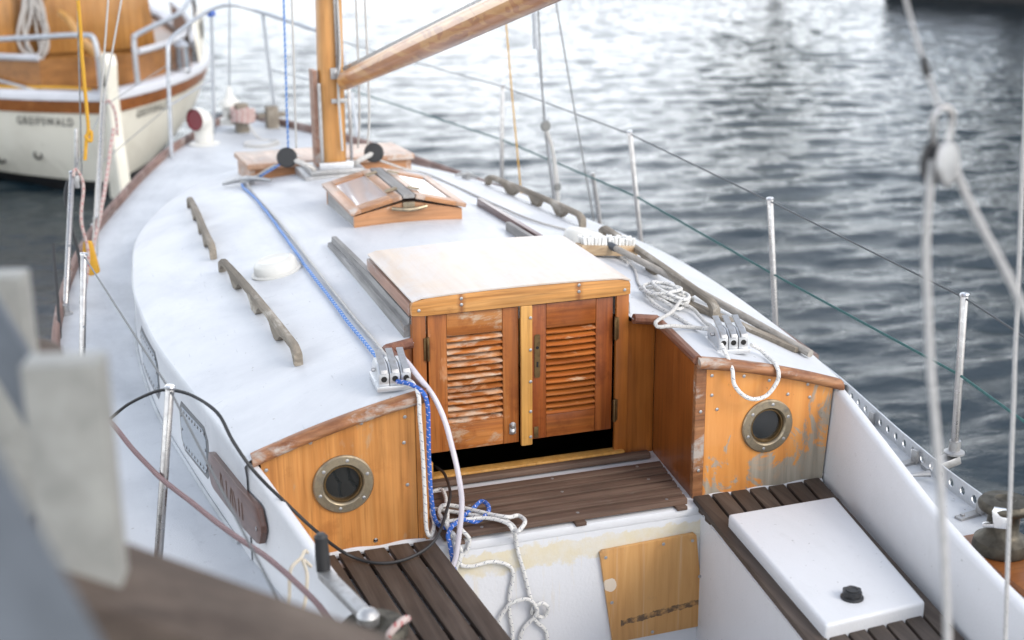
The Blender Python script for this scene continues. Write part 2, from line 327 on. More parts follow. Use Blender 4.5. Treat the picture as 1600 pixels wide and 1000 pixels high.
class MB:
    def __init__(s): s.v = []; s.f = []; s.uv = []
    def add(s, vs, fs, uv=None):
        o = len(s.v); s.v += [tuple(v) for v in vs]; s.uv += (uv or [(0, 0)] * len(vs))
        s.f += [tuple(o + i for i in f) for f in fs]; return s
    def hexa(s, p):      # 8 corners: 4 below (ccw from above) and the 4 above them
        return s.add(p, [(0, 3, 2, 1), (4, 5, 6, 7), (0, 1, 5, 4), (1, 2, 6, 5), (2, 3, 7, 6), (3, 0, 4, 7)])
    def box(s, c, d, R=None):
        c = V(c); R = R or Matrix.Identity(3); x, y, z = d[0] / 2, d[1] / 2, d[2] / 2
        return s.hexa([c + R @ V(q) for q in ((-x, -y, -z), (x, -y, -z), (x, y, -z), (-x, y, -z), (-x, -y, z), (x, -y, z), (x, y, z), (-x, y, z))])
    def bar(s, a, b, w, h, up=(0, 0, 1)):
        a, b = V(a), V(b); d = (b - a).normalized(); sd = d.cross(V(up)).normalized(); u = sd.cross(d)
        R = Matrix((d, sd, u)).transposed()
        return s.box((a + b) / 2, ((b - a).length, w, h), R)
    def tube(s, pts, r, n=8, sub=0, cap=True):
        P = smooth_path(pts, sub) if sub else [V(p) for p in pts]
        N = len(P); rs = r if hasattr(r, '__len__') else [r] * N
        if len(rs) != N: rs = list(np.interp(np.linspace(0, 1, N), np.linspace(0, 1, len(rs)), rs))
        up = None; vs = []; uv = []; L = 0
        for i, p in enumerate(P):
            tg = (P[min(i + 1, N - 1)] - P[max(i - 1, 0)])
            tg = tg.normalized() if tg.length > 1e-9 else V((0, 0, 1))
            if up is None: up = tg.orthogonal().normalized()
            up = (up - tg * up.dot(tg)); up = up.normalized() if up.length > 1e-6 else tg.orthogonal().normalized()
            sd = tg.cross(up)
            if i: L += (P[i] - P[i - 1]).length
            for k in range(n + 1):
                a = 2 * PI * k / n
                vs.append(p + (up * math.cos(a) + sd * math.sin(a)) * rs[i]); uv.append((L, k / n))
        fs = [(i * (n + 1) + k, i * (n + 1) + k + 1, (i + 1) * (n + 1) + k + 1, (i + 1) * (n + 1) + k) for i in range(N - 1) for k in range(n)]
        if cap:
            fs.append(tuple(range(n - 1, -1, -1))); fs.append(tuple((N - 1) * (n + 1) + k for k in range(n)))
        return s.add(vs, fs, uv)
    def lathe(s, prof, c, R=None, n=20, cap=True):
        c = V(c); R = R or Matrix.Identity(3); m = len(prof)
        vs = [c + R @ V((r * math.cos(2 * PI * k / n), r * math.sin(2 * PI * k / n), z)) for (r, z) in prof for k in range(n)]
        fs = [(i * n + k, i * n + (k + 1) % n, (i + 1) * n + (k + 1) % n, (i + 1) * n + k) for i in range(m - 1) for k in range(n)]
        if cap and prof[0][0] > 1e-6: fs.append(tuple(range(n - 1, -1, -1)))
        if cap and prof[-1][0] > 1e-6: fs.append(tuple((m - 1) * n + k for k in range(n)))
        return s.add(vs, fs)
    def prism(s, poly, o, ex, ey, th):
        """poly in (ex, ey) at o, thickened along ex x ey by th"""
        o, ex, ey = V(o), V(ex), V(ey); nn = ex.cross(ey).normalized() * th; k = len(poly)
        vs = [o + ex * a + ey * b for a, b in poly]; vs += [v + nn for v in vs]
        fs = [tuple(range(k - 1, -1, -1)), tuple(range(k, 2 * k))] + [(i, (i + 1) % k, k + (i + 1) % k, k + i) for i in range(k)]
        return s.add(vs, fs)
    def grid(s, rows, uv=None):
        m, n = len(rows), len(rows[0])
        return s.add([p for r in rows for p in r], [(i * n + j, i * n + j + 1, (i + 1) * n + j + 1, (i + 1) * n + j) for i in range(m - 1) for j in range(n - 1)], uv)
    def mesh(s, name, org=(0, 0, 0), bevel=0, smooth=35, seg=2):
        me = bpy.data.meshes.new(name); o = V(org)
        me.from_pydata([tuple(V(v) - o) for v in s.v], [], s.f)
        ul = me.uv_layers.new(name='UVMap')
        idx = np.empty(len(me.loops), dtype=np.int32); me.loops.foreach_get('vertex_index', idx)
        ul.data.foreach_set('uv', np.array(s.uv, dtype=np.float32)[idx].ravel())
        if bevel:
            bm = bmesh.new(); bm.from_mesh(me)
            bmesh.ops.remove_doubles(bm, verts=bm.verts, dist=1e-6)
            es = [e for e in bm.edges if len(e.link_faces) == 2 and e.calc_face_angle(0) > .5]
            bmesh.ops.bevel(bm, geom=es, offset=bevel, segments=seg, profile=.6, affect='EDGES', clamp_overlap=True)
            bmesh.ops.recalc_face_normals(bm, faces=bm.faces)
            bm.to_mesh(me); bm.free()
        else:
            bm = bmesh.new(); bm.from_mesh(me); bmesh.ops.recalc_face_normals(bm, faces=bm.faces); bm.to_mesh(me); bm.free()
        if smooth:
            me.polygons.foreach_set('use_smooth', [True] * len(me.polygons))
            me.set_sharp_from_angle(angle=math.radians(smooth))
        return me
    def build(s, name, mat, parent=None, bevel=0, smooth=35, seg=2):
        org = ORG.get(parent.name, V((0, 0, 0))) if parent else V((0, 0, 0))
        me = s.mesh(name, org, bevel, smooth, seg)
        me.materials.append(M[mat] if isinstance(mat, str) else mat)
        return put(name, me, parent)
ORG = {}
def put(name, me, parent=None, loc=None, R=None):
    o = bpy.data.objects.new(name, me); col.objects.link(o)
    if parent:
        o.parent = parent
        base = ORG[parent.name]; ORG[o.name] = base
        if loc is not None:
            o.location = V(loc) - base; ORG[o.name] = V(loc)
            if R is not None: o.rotation_euler = R.to_euler()
    else: ORG[o.name] = V(loc) if loc is not None else V((0, 0, 0))
    return o
def tag(o, label, cat, group=None):
    o['label'] = label; o['category'] = cat
    if group: o['group'] = group
    return o
def thing(name, loc, label, cat, group=None):
    o = bpy.data.objects.new(name, None); col.objects.link(o); o.location = loc; o.empty_display_size = .1
    ORG[o.name] = V(loc); return tag(o, label, cat, group)
def struct(o): o['kind'] = 'structure'; return o
def rotz(a): return Matrix.Rotation(a, 3, 'Z')
def frame(d, up=(0, 0, 1)):          # rotation whose local Z runs along d
    d = V(d).normalized(); x = V(up).cross(d)
    if x.length < 1e-4: x = V((1, 0, 0))
    x.normalize(); y = d.cross(x); return Matrix((x, y, d)).transposed()
def single(name, mb, mat, label, cat, group=None, bevel=0, **k):
    """a thing that is one mesh, origin at its own middle"""
    c = sum((V(v) for v in mb.v), V((0, 0, 0))) / len(mb.v)
    me = mb.mesh(name, c, bevel, **k); me.materials.append(M[mat])
    o = put(name, me, None, c); o.location = c
    return tag(o, label, cat, group)

interp = lambda x, xs, ys: float(np.interp(x, xs, ys))
# smooth curves of the boat
from functools import lru_cache
def cr(x, xs, ys):                   # smooth interpolation
    i = int(np.clip(np.searchsorted(xs, x) - 1, 0, len(xs) - 2))
    h = xs[i + 1] - xs[i]; s = min(max((x - xs[i]) / h, 0), 1)
    def sl(j):
        if j <= 0: return (ys[1] - ys[0]) / (xs[1] - xs[0])
        if j >= len(xs) - 1: return (ys[-1] - ys[-2]) / (xs[-1] - xs[-2])
        return (ys[j + 1] - ys[j - 1]) / (xs[j + 1] - xs[j - 1])
    a, b = sl(i) * h, sl(i + 1) * h
    return (2 * s ** 3 - 3 * s * s + 1) * ys[i] + (s ** 3 - 2 * s * s + s) * a + (-2 * s ** 3 + 3 * s * s) * ys[i + 1] + (s ** 3 - s * s) * b
BY = [-2.8, -2.0, -1.0, -.45, .13, .6, 1.5, 2.2, 3.07, 3.89, 4.79, 5.37, 5.94, 6.38, 6.8, 7.15]
BX = [.60, .95, 1.21, 1.30, 1.37, 1.42, 1.475, 1.47, 1.390, 1.243, 1.0, .825, .62, .41, .19, .0]
beam = lambda y: max(cr(y, BY, BX), 0.0)
beams = lambda y, s: beam(y) if s < 0 else min(beam(y), interp(y, [-2.8, -1.0, -.5, -.24, .13, .6, .9, 1.3, 9], [.62, 1.19, 1.228, 1.245, 1.295, 1.375, 1.41, 1.5, 9]))   # the perforated rail to starboard stands at the deck edge
deckz = lambda y: -.43 + .18 * (max(y - .5, 0) / 7.5) ** 1.5
RY = [-.05, .4, 1.4, 2.0, 3.0, 3.6, 4.2, 4.6]
RZ = [.06, .08, .085, .075, .03, -.02, -.08, -.13]
RK = [.19, .175, .16, .165, .18, .18, .18, .18]
roofz = lambda x, y: cr(y, RY, RZ) - cr(y, RY, RK) * x * x
WY = [-.02, .69, 1.24, 1.88, 2.33, 2.97, 3.54, 3.91, 4.12, 4.25]
WX = [.966, 1.054, 1.11, 1.127, 1.104, 1.038, .88, .676, .44, 0.]
cabw = lambda y: max(cr(y, WY, WX), 0.0)
coamx = lambda y: .93 + .176 * y       # coaming top, inner edge, y <= 0
CZY = [-3, -1.26, -1.0, -.717, -.376, 0]; CZ = [-.25, -.241, -.238, -.223, -.177, -.128]
coamz = lambda y: interp(y, CZY, CZ)

# ================================================================ THE SETTING
def make_water():
    cx, cy = -1.43, -3.77
    az = np.concatenate([np.radians(np.linspace(-180, -32, 30)[:-1]), np.radians(np.linspace(-32, 70, 620)), np.radians(np.linspace(70, 180, 24)[1:])])
    r = np.concatenate([np.linspace(.4, 2.4, 16)[:-1], np.geomspace(2.4, 70, 900), np.geomspace(70, 3000, 30)[1:]])
    A, R = np.meshgrid(az, r)
    X = cx + R * np.sin(A); Y = cy + R * np.cos(A); Z = np.zeros_like(X)
    base = math.radians(77)               # wind waves run mostly towards the camera, a little across
    fade = np.clip((60 - R) / 30, 0, 1)
    for k in range(84):
        lam = float(np.exp(rng.uniform(math.log(.11), math.log(1.0))))
        th = base + rng.normal(0, .50); kk = 2 * PI / lam
        amp = .0125 * lam * rng.uniform(.5, 1.2) * (.7 if lam > .9 else 1)
        ph = kk * (X * math.cos(th) + Y * math.sin(th)) + rng.uniform(0, 6.28)
        # gusts: each train swells and fades over the surface
        g = .55 + .45 * np.sin(X * rng.uniform(-.7, .7) + Y * rng.uniform(-.5, .5) + rng.uniform(0, 6.28))
        s = np.sin(ph); Z += amp * g * fade * (s + .22 * np.cos(2 * ph))
    nr, na = X.shape
    co = np.stack([X, Y, Z * .43 + WATER], -1).reshape(-1, 3).astype(np.float32)
    i, j = np.meshgrid(np.arange(nr - 1), np.arange(na - 1), indexing='ij')
    q = np.stack([i * na + j, i * na + j + 1, (i + 1) * na + j + 1, (i + 1) * na + j], -1).reshape(-1, 4)[:, ::-1]
    me = bpy.data.meshes.new('water'); me.vertices.add(len(co)); me.vertices.foreach_set('co', co.ravel())
    me.loops.add(q.size); me.loops.foreach_set('vertex_index', q.ravel().astype(np.int32))
    me.polygons.add(len(q)); me.polygons.foreach_set('loop_start', np.arange(0, q.size, 4, dtype=np.int32))
    me.polygons.foreach_set('use_smooth', np.ones(len(q), dtype=bool)); me.update(); me.validate()
    t = NT('harbour_water'); v = t.vec((1, 2.2, 1), rnd=0)
    n = t.noise(v, 11, 5, .62); t.col((.008, .018, .025)).set(Roughness=.035, IOR=1.333).bump(n, .42, .02)
    me.materials.append(t.m)
    o = bpy.data.objects.new('water', me); col.objects.link(o); return struct(o)
make_water()

# far bank on the starboard side: a dark quay and the trees that stand behind it
q = MB()
q.prism([(0, 0), (40, 0), (40, 14), (0, 14)], (17.5, 25.5, WATER - .8), V((.37, -.929, 0)), V((.929, .37, 0)), 2.1)
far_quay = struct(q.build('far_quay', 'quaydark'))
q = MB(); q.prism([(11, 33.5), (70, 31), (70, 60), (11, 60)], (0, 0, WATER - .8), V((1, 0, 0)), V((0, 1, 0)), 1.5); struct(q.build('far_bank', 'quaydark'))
def leaf_mesh(seed, n=5200):
    r = np.random.default_rng(seed); mb = MB()
    cl = [(r.normal(0, 1.15), r.normal(0, 1.15), r.uniform(2.6, 8.6), r.uniform(.7, 1.5)) for _ in range(26)]
    for k in range(n):
        c = cl[k % len(cl)]; d = r.normal(0, 1, 3); d /= np.linalg.norm(d)
        p = V((c[0], c[1], c[2])) + V(d) * c[3] * r.uniform(.35, 1.0)
        a = V(r.normal(0, 1, 3)).normalized() * .19; b = a.orthogonal().normalized() * .11
        mb.add([p - a, p + b, p + a, p - b], [(0, 1, 2, 3)])
    return mb.mesh('crown', smooth=0), cl
def tree(x, y, h, w, seed, label):
    t = thing('broadleaf_tree', (x, y, WATER + 1.5), label, 'tree', 'trees on the far quay')
    me, cl = leaf_mesh(seed); me.materials.append(M['leaf'])
    c = put('crown', me, t, (x, y, WATER + 1.5)); c.scale = (w, w, h / 10)
    m = MB(); o = V((x, y, WATER + 1.3)); m.tube([o, o + V((.1, 0, h * .3)), o + V((0, .1, h * .75))], [.24, .2, .07], 8, 3)
    for k in range(7):
        q = cl[k]; m.tube([o + V((.05, 0, h * .22 + k * .25)), o + V((q[0] * w, q[1] * w, q[2] * h / 10))], [.09, .03], 6)
    m.build('trunk', 'bark', t)
for a in ((19.6, 34.5, 10.5, 1.15, 1, 'lone tree on the far bank beyond the end of the dark quay'), (19.0, 22.6, 8.0, 1.1, 2, 'bushy tree nearest the open end of the dark quay'),
          (20.6, 19.2, 9.5, 1.2, 3, 'tall dark tree second along the dark quay'), (21.6, 15.6, 8.5, 1.3, 4, 'spreading tree third along the dark quay'),
          (22.6, 11.6, 9.0, 1.3, 5, 'last tree along the dark quay, out to starboard')): tree(*a)

# near quay under the photographer
q = MB(); q.prism([(-9, -9), (.2, -9), (.2, -3.05), (-.7, -1.9), (-9, -1.9)], (-1.0, 0, -3.0), V((1, 0, 0)), V((0, 1, 0)), 2.75)
struct(q.build('quay', 'quay'))

# ================================================================ THE SAILING BOAT
boat = thing('sailing_boat', (0, 0, WATER), 'white sailing yacht with varnished cockpit bulkheads, louvred doors and wooden mast', 'boat')
# --- hull
rows = []
for y in np.linspace(-2.8, 7.15, 70):
    b = 1.0; d = deckz(y); fb = min(1, max(0, (7.15 - y) / 1.4)) ** .6
    sec = [(b, d), (b, d - .06), (b * .985, d - .3), (b * .93, -1.0), (b * .80 * (.4 + .6 * fb), -1.3), (b * .45 * fb, -1.6), (0.0, -1.75)]
    rake = [0, .0, -.05, -.16, -.30, -.5, -.7] if y > 6 else [0] * 7
    w = max(0, (y - 5.5) / 1.65)
    rows.append([(-x * beams(y, -1), y + w * rk, z) for (x, z), rk in zip(sec, rake)] + [(x * beams(y, 1), y + w * rk, z) for (x, z), rk in list(zip(sec, rake))[::-1][1:]])
m = MB().grid(rows); m.add(rows[0], [tuple(range(13))]); m.build('hull', 'hull', boat)
# --- side decks and foredeck
m = MB()
def inner(y): return 0.0 if (y > 4.24 or y < -2.3) else (cabw(y) - .012 if y >= 0 else coamx(y) + .03)
yy = sorted(set(list(np.linspace(-2.8, 7.14, 90)) + [4.12, 4.2, 4.239, 4.25, -2.3, -2.31]))
for s in (-1, 1):
    m.grid([[(s * x, y, deckz(y) + .018 * (1 - (x / max(beam(y), .02)) ** 2)) for x in np.linspace(inner(y), max(beams(y, s) - .004, 0), 9)] for y in yy])
m.build('deck', 'deck', boat, smooth=60)
# --- cabin: roof, sides, rounded front
m = MB(); yr = list(np.linspace(.42, 3.9, 46)) + [3.98, 4.05, 4.1, 4.15, 4.19, 4.22, 4.24, 4.249]
m.grid([[(t_ * cabw(y), y, roofz(t_ * cabw(y), y) - (.006 if abs(t_) > .995 else 0)) for t_ in np.linspace(-1, 1, 45)] for y in yr])
for s in (-1, 1):
    m.grid([[(s * (.446 + (cabw(y) - .446) * t_), y, roofz(.446 + (cabw(y) - .446) * t_, y) - (.006 if t_ > .98 else 0)) for t_ in np.linspace(0, 1, 14)] for y in np.linspace(-.012, .36, 6)])
    m.grid([[(s * (.374 + (cabw(y) - .374) * t_), y, roofz(.374 + (cabw(y) - .374) * t_, y) - (.006 if t_ > .98 else 0)) for t_ in np.linspace(0, 1, 14)] for y in (.36, .42)])
m.build('coachroof', 'roof', boat, smooth=40)
m = MB(); ring = [(-1, y) for y in [-.02, .1, .2, .3, .36] + yr] + [(1, y) for y in yr[::-1] + [.36, .3, .2, .1, -.02]]
rows = []
for s, y in ring:
    w = cabw(y); zt = roofz(w, y) - .006; zb = deckz(y) - .01
    rows.append([(s * w, y, zt)] + [(s * (w + .007), y + (.007 if y > 4 else 0), zt - .008)] + [(s * (w + .004), y, zt + (zb - zt) * k) for k in (.12, .5, 1)])
m.grid(rows).build('cabin_side', 'roof', boat, smooth=50)
m = MB(); m.tube([(s * (cabw(y) + .006), y + (.006 if y > 4.1 else 0), deckz(y) + .012) for s, y in ring[1:-1]], .009, 6, 0); m.build('deck_seam', 'sealbead', boat)
# --- cockpit shell
def quadp(name, pts, th, mat, n=(0, 0, 1), bevel=0, parent=boat):
    n = V(n).normalized() * th
    return MB().hexa([V(p) - n for p in pts] + [V(p) for p in pts]).build(name, mat, parent, bevel)
quadp('bridge_deck', [(-.475, -.062, -.446), (.455, -.062, -.446), (.485, .43, -.446), (-.485, .43, -.446)], .03, 'white', bevel=.008)
def stained_wall():
    t = NT('stained_cockpit_wall'); s = t.sep('Object')
    n = t.noise(t.vec((1, 1, 1), rnd=0), 16, 7, .68); n2 = t.noise(t.vec((22, 22, 1.6), rnd=0), 1.6, 4, .6)
    z = t.math('ADD', s[2], t.math('MULTIPLY', t.math('SUBTRACT', n, .5), .10))
    z0 = .735   # object origin stands at the water: z - WATER
    band = t.math('MULTIPLY', t.ramp(t.math('SUBTRACT', z, z0 - .055), ((0.0, 0.0), (.012, 1.0))), t.ramp(t.math('SUBTRACT', z, z0 + .018), ((0.0, 1.0), (.008, 0.0))))
    streak = t.math('MULTIPLY', t.ramp(n2, ((.60, 0), (.68, .55))), t.ramp(t.math('SUBTRACT', s[2], z0 - .24), ((0.0, 0.0), (.1, 1.0))))
    c = t.mix(t.ramp(n, ((.5, 0.0), (.8, .22))), WHITE, (.56, .56, .55))
    c = t.mix(t.math('MULTIPLY', band, t.ramp(t.noise(t.vec((1, 1, 1), rnd=0), 9, 6, .7), ((.35, .35), (.6, .95)))), c, (.60, .535, .385)); c = t.mix(t.math('MULTIPLY', streak, .8), c, (.60, .53, .40))
    f = t.noise(t.vec((1, 1, 1), rnd=0), 55, 6, .7)
    c = t.mix(t.ramp(f, ((.66, 0), (.72, .5))), c, (.45, .42, .36))
    t.col(c).set(Roughness=.5).bump(t.noise(t.vec((1, 1, 1), rnd=0), 110, 4), .35, .003); return t.m
M['stained'] = stained_wall()
quadp('cockpit_front', [(-.475, -.06, -1.0), (.46, -.06, -1.0), (.46, -.06, -.475), (-.475, -.06, -.475)], .03, 'stained', n=(0, -1, 0))
pin = lambda y: -.434 + .059 * (-.06 - y)      # port bench, inner edge
sin_ = lambda y: .419 + .114 * (y + .062)        # starboard bench, inner edge
for s, f in ((-1, pin), (1, sin_)):
    m = MB(); rows = []
    for y in np.linspace(-.015, -2.3, 14):
        xi = f(y) + s * .018; xo = s * (coamx(y) - .012)
        rows.append([(xi, y, -1.0), (xi, y, -.474), (xi + s * .008, y, -.466), (xo, y, -.466)])
    m.grid(rows).build('bench_base', 'white', boat, smooth=30)
    m = MB(); rows = []
    for y in np.linspace(.035, -2.3, 20):
        x, z = coamx(y), coamz(y)
        sec = [(x - .02, -.47), (x - .001, z - .014), (x + .004, z - .003), (x + .010, z + .001), (x + .024, z + .003), (x + .032, z - .002), (x + .035, z - .014), (x + .040, -.45)]
        rows.append([(s * a, y, b) for a, b in sec])
    m.grid(rows); m.add(rows[0], [tuple(range(8))]); m.build('coaming', 'white', boat, smooth=50)
    m = MB()
quadp('cockpit_floor', [(-.5, -2.3, -.95), (.5, -2.3, -.95), (.5, -.05, -.95), (-.5, -.05, -.95)], .03, 'white')
quadp('cockpit_stern_wall', [(-.6, -2.29, -1.0), (.6, -2.29, -1.0), (.6, -2.29, -.43), (-.6, -2.29, -.43)], .03, 'white', n=(0, 1, 0))
quadp('cabin_floor', [(-1.0, .44, -1.0), (1.0, .44, -1.0), (.6, 4.0, -1.0), (-.6, 4.0, -1.0)], .03, 'inside')
# wooden access panel screwed to the front wall of the well, with a long scrape
def access_mat():
    t = NT('worn_access_plywood')
    g = t.noise(t.vec((26, 26, 1.4), rnd=0), 1, 7, .62, .6); s = t.sep('Object')
    c = t.ramp(g, ((.25, (.33, .155, .048)), (.5, (.48, .25, .082)), (.8, (.58, .335, .13))))
    n = t.noise(t.vec((1, 1, 1), rnd=0), 26, 6, .7)
    st = t.noise(t.vec((30, 30, 1.0), rnd=0), 1.3, 3); c = t.mix(t.ramp(st, ((.60, 0), (.72, .35))), c, (.58, .48, .36))
    zz = t.math('ADD', s[2], t.math('MULTIPLY', s[0], -.10)); zz = t.math('ABSOLUTE', t.math('SUBTRACT', zz, .428))
    sc = t.math('MULTIPLY', t.math('LESS_THAN', t.math('ADD', zz, t.math('MULTIPLY', n, .030)), .025), t.math('GREATER_THAN', s[0], .165))
    c = t.mix(t.math('MULTIPLY', sc, t.ramp(t.noise(t.vec((1, 1, 1), rnd=0), 40, 5, .7), ((.38, .15), (.55, .9)))), c, (.08, .05, .03))
    dx = t.math('SUBTRACT', s[0], .125); dz_ = t.math('SUBTRACT', s[2], .585)
    rr = t.math('ADD', t.math('SQRT', t.math('ADD', t.math('MULTIPLY', dx, dx), t.math('MULTIPLY', dz_, dz_))), t.math('MULTIPLY', n, .02))
    c = t.mix(t.math('MULTIPLY', t.math('LESS_THAN', rr, .032), .8), c, (.62, .56, .47))
    e = t.noise(t.vec((1, 1, 1), rnd=0), 8, 7, .7); c = t.mix(t.ramp(e, ((.60, 0), (.74, .7))), c, (.22, .15, .09))
    t.col(c).set(Roughness=.45, Coat_Weight=.1).bump(g, .2, .003); return t.m
M['access'] = access_mat()
ap = MB().prism([(.09, -.548), (.10, -.541), (.41, -.531), (.42, -.54), (.452, -.80), (.446, -.815), (.459, -.858), (.445, -.868), (.15, -.872), (.138, -.866)], (0, -.072, 0), V((1, 0, 0)), V((0, 0, 1)), -.011).build('access_panel', 'access', boat, .002)
scr = MB().lathe([(.0055, 0), (.0055, .0012), (.003, .002), (0, .002)], (0, 0, 0), n=10).mesh('screw'); scr.materials.append(M['dull_steel'])
scr_b = MB().lathe([(.0072, 0), (.0068, .0012), (.003, .0024), (0, .0024)], (0, 0, 0), n=10).mesh('screw'); scr_b.materials.append(M['steel'])
AFT = Matrix.Rotation(PI / 2, 3, 'X')           # local Z -> -Y (towards the cockpit)
def screw(parent, x, y, z, me=scr, R=AFT): return put('screw', me, parent, (x, y, z), R)
for x, z in ((.105, -.56), (.128, -.72), (.27, -.85), (.43, -.68), (.445, -.845), (.30, -.545), (.40, -.55)): screw(ap, x, -.084, z)

# --- bulkheads with batten, moulding, porthole
def bulkhead(s, mat):
    top = [(x, roofz(x, -.01) - .028) for x in np.linspace(.47, .925, 10)]
    hole = [(.69 + .066 * math.cos(a), -.229 + .066 * math.sin(a)) for a in np.linspace(-PI / 2, -PI / 2 - 2 * PI, 33)]
    poly = [(.47, -.447), (.6899, -.447)] + hole + [(.6901, -.447), (.905, -.447)] + [(x, z) for x, z in top[::-1]]
    if s < 0: poly = [(-x, z) for x, z in poly][::-1]
    b = MB().prism(poly, (0, .016, 0), V((1, 0, 0)), V((0, 0, 1)), .016).build('bulkhead', mat, boat, smooth=20)
    p2 = [(.434, -.447), (.4685, -.447), (.4685, roofz(.4685, 0) - .027), (.434, roofz(.434, 0) - .026)]
    if s < 0: p2 = [(-x, z) for x, z in p2][::-1]
    MB().prism(p2, (0, .018, 0), V((1, 0, 0)), V((0, 0, 1)), .021).build('batten', 'bulkhead_port' if s < 0 else 'trim', b, .002)
    pts = [(s * x, -.012, roofz(x, 0) - .014) for x in np.linspace(.436, .95, 16)]
    rows = []
    for p in pts:
        rows.append([(p[0], p[1] + .028, p[2] + .018), (p[0], p[1] + .005, p[2] + .020), (p[0], p[1] - .010, p[2] + .014), (p[0], p[1] - .017, p[2] + .002), (p[0], p[1] - .014, p[2] - .010), (p[0], p[1] - .004, p[2] - .015), (p[0], p[1] + .02, p[2] - .016)])
    mm = MB().grid(rows); mm.add(rows[0], [tuple(range(7))]); mm.add(rows[-1], [tuple(range(7))])
    mm.build('moulding', 'trim', b, smooth=50)
    q = MB(); q.tube([(s * x, -.006, -.449 + .003 * math.sin(x * 40)) for x in np.linspace(.45, .9, 14)], .011, 8, 2); q.build('sealant_bead', 'white', b)
    return b
bp = bulkhead(-1, 'bulkhead_port'); bs = bulkhead(1, 'bulkhead_stbd')
for x, z in ((-.50, -.045), (-.505, -.125), (-.498, -.26), (-.63, -.048), (-.78, -.088), (-.60, -.425), (-.78, -.428), (-.91, -.155)): screw(bp, x, -.001, z, scr_b if z < -.4 else scr)
for x, z in ((.488, -.035), (.60, -.05), (.69, -.075), (.83, -.105), (.51, -.15), (.91, -.43), (.49, -.10), (.76, -.13), (.84, -.15)): screw(bs, x, -.001, z)
for x, z in ((.452, -.15), (.452, -.35)): screw(bs, x, -.0035, z)
def porthole(x):
    o = V((x, 0, -.229)); R = frame((0, -1, 0), (1, 0, 0))
    p = bpy.data.objects.new('porthole', None); col.objects.link(p); p.parent = boat; p.location = o - ORG[boat.name]; ORG[p.name] = o
    MB().lathe([(.090, -.002), (.090, .006), (.086, .010), (.064, .011), (.060, .008), (.058, .002), (.058, -.012)], o, R, 40, False).build('ring', 'bronze', p)
    MB().lathe([(.0575, -.012), (.0565, .001), (.052, .001), (.050, -.008), (.050, -.016)], o, R, 40, False).build('inner_ring', 'brass', p)
    MB().lathe([(.052, -.016), (.052, -.010), (.0, -.009)], o, R, 32).build('pane', 'glass', p)
    for k in range(6):
        a = 2 * PI * k / 6 + .35; put('screw', scr, p, o + V((math.cos(a) * .075, -.0105, math.sin(a) * .075)), AFT)
    return p
porthole(-.69); porthole(.69)
# --- recess side walls and back wall
for s in (-1, 1):
    zt = lambda x, y: roofz(x, y) - .02
    MB().hexa([(s * .436, .018, -.447), (s * .448, .018, -.447), (s * .488, .40, -.447), (s * .474, .40, -.447),
               (s * .436, .018, zt(.44, .02)), (s * .448, .018, zt(.44, .02)), (s * .488, .40, zt(.48, .38)), (s * .474, .40, zt(.48, .38))]).build('recess_wall', 'panel_dark', boat)
    poly = [(.338, -.447), (.474, -.447), (.474, roofz(.474, .38) - .02), (.372, roofz(.38, .38) - .018), (.372, .10), (.338, .10)]
    if s < 0: poly = [(-x, z) for x, z in poly][::-1]
    MB().prism(poly, (0, .415, 0), V((1, 0, 0)), V((0, 0, 1)), .012).build('companionway_panel', 'panel', boat, .001)
    MB().box((s * .349, .398, -.152), (.044, .016, .57)).build('door_post', 'panel', boat, .002)
    # moulding round the edge of the recess
    q = MB(); ln = [(s * .378, .366, roofz(.375, .36)), (s * .462, .366, roofz(.462, .36))]
    q.tube(ln, .017, 10); q.tube([(s * .462, .372, roofz(.462, .36) - .001), (s * .448, .20, roofz(.448, .2) - .001), (s * .436, -.004, roofz(.436, 0) - .004)], .016, 10, 3)
    q.build('recess_moulding', 'trim_y', boat)
MB().box((0, .395, -.440), (.72, .045, .046)).build('sill', 'pale_oak', boat, .006)
MB().box((.04, .352, -.432), (.80, .034, .020)).build('sill_moulding', 'teak_cross', boat, .005)
MB().box((-.333, .383, -.392), (.03, .02, .05)).build('sill_block', 'pale_oak', boat, .002)
# --- louvred doors
def door(x0, x1, lx0, lx1, ms, mr, msl, nsl, z0, z1, lz0, lz1, slat_me):
    cx = (x0 + x1) / 2; o = V((cx, .41, z0))
    d = bpy.data.objects.new('louvred_door', None); col.objects.link(d); d.parent = boat; d.location = o - ORG[boat.name]; ORG[d.name] = o
    y0, th = .400, .024
    def b(name, a0, a1, c0, c1, mat, dy=0): return MB().box(((a0 + a1) / 2, y0 + th / 2 + dy, (c0 + c1) / 2), (a1 - a0, th, c1 - c0)).build(name, mat, d, .0025)
    b('stile', x0, lx0, z0, z1, ms); b('stile', lx1, x1, z0, z1, ms)
    b('rail', lx0 + .0005, lx1 - .0005, z0 + .0, lz0, mr, .001); b('rail', lx0 + .0005, lx1 - .0005, lz1, z1, mr, .001)
    pitch = (lz1 - lz0) / nsl
    for k in range(nsl):
        put('slat', slat_me, d, ((lx0 + lx1) / 2, y0 + .008, lz0 + (k + .5) * pitch), Matrix.Rotation(random.uniform(-.02, .02), 3, 'X'))
    return d
def slat_mesh(L, mat):
    m = MB(); rows = []
    for k, x in enumerate(np.linspace(-L / 2, L / 2, 9)):
        wv = .0003 * math.sin(k * 1.7) - .0012 * math.cos(PI * (k / 8 - .5))
        # a blade that slopes down and outwards, with a worn round nose
        rows.append([(x, .016, .0035), (x, .004, .0015 + wv), (x, -.005, -.0025 + wv), (x, -.0085, -.0055 + wv), (x, -.0078, -.0088 + wv), (x, -.002, -.0085), (x, .016, -.003)])
    m.grid([r + [r[0]] for r in rows]); m.add(rows[0], [tuple(range(7))]); m.add(rows[-1], [tuple(range(7))])
    me = m.mesh('slat', smooth=60); me.materials.append(M[mat]); return me
ZB, ZT = -.345, .126
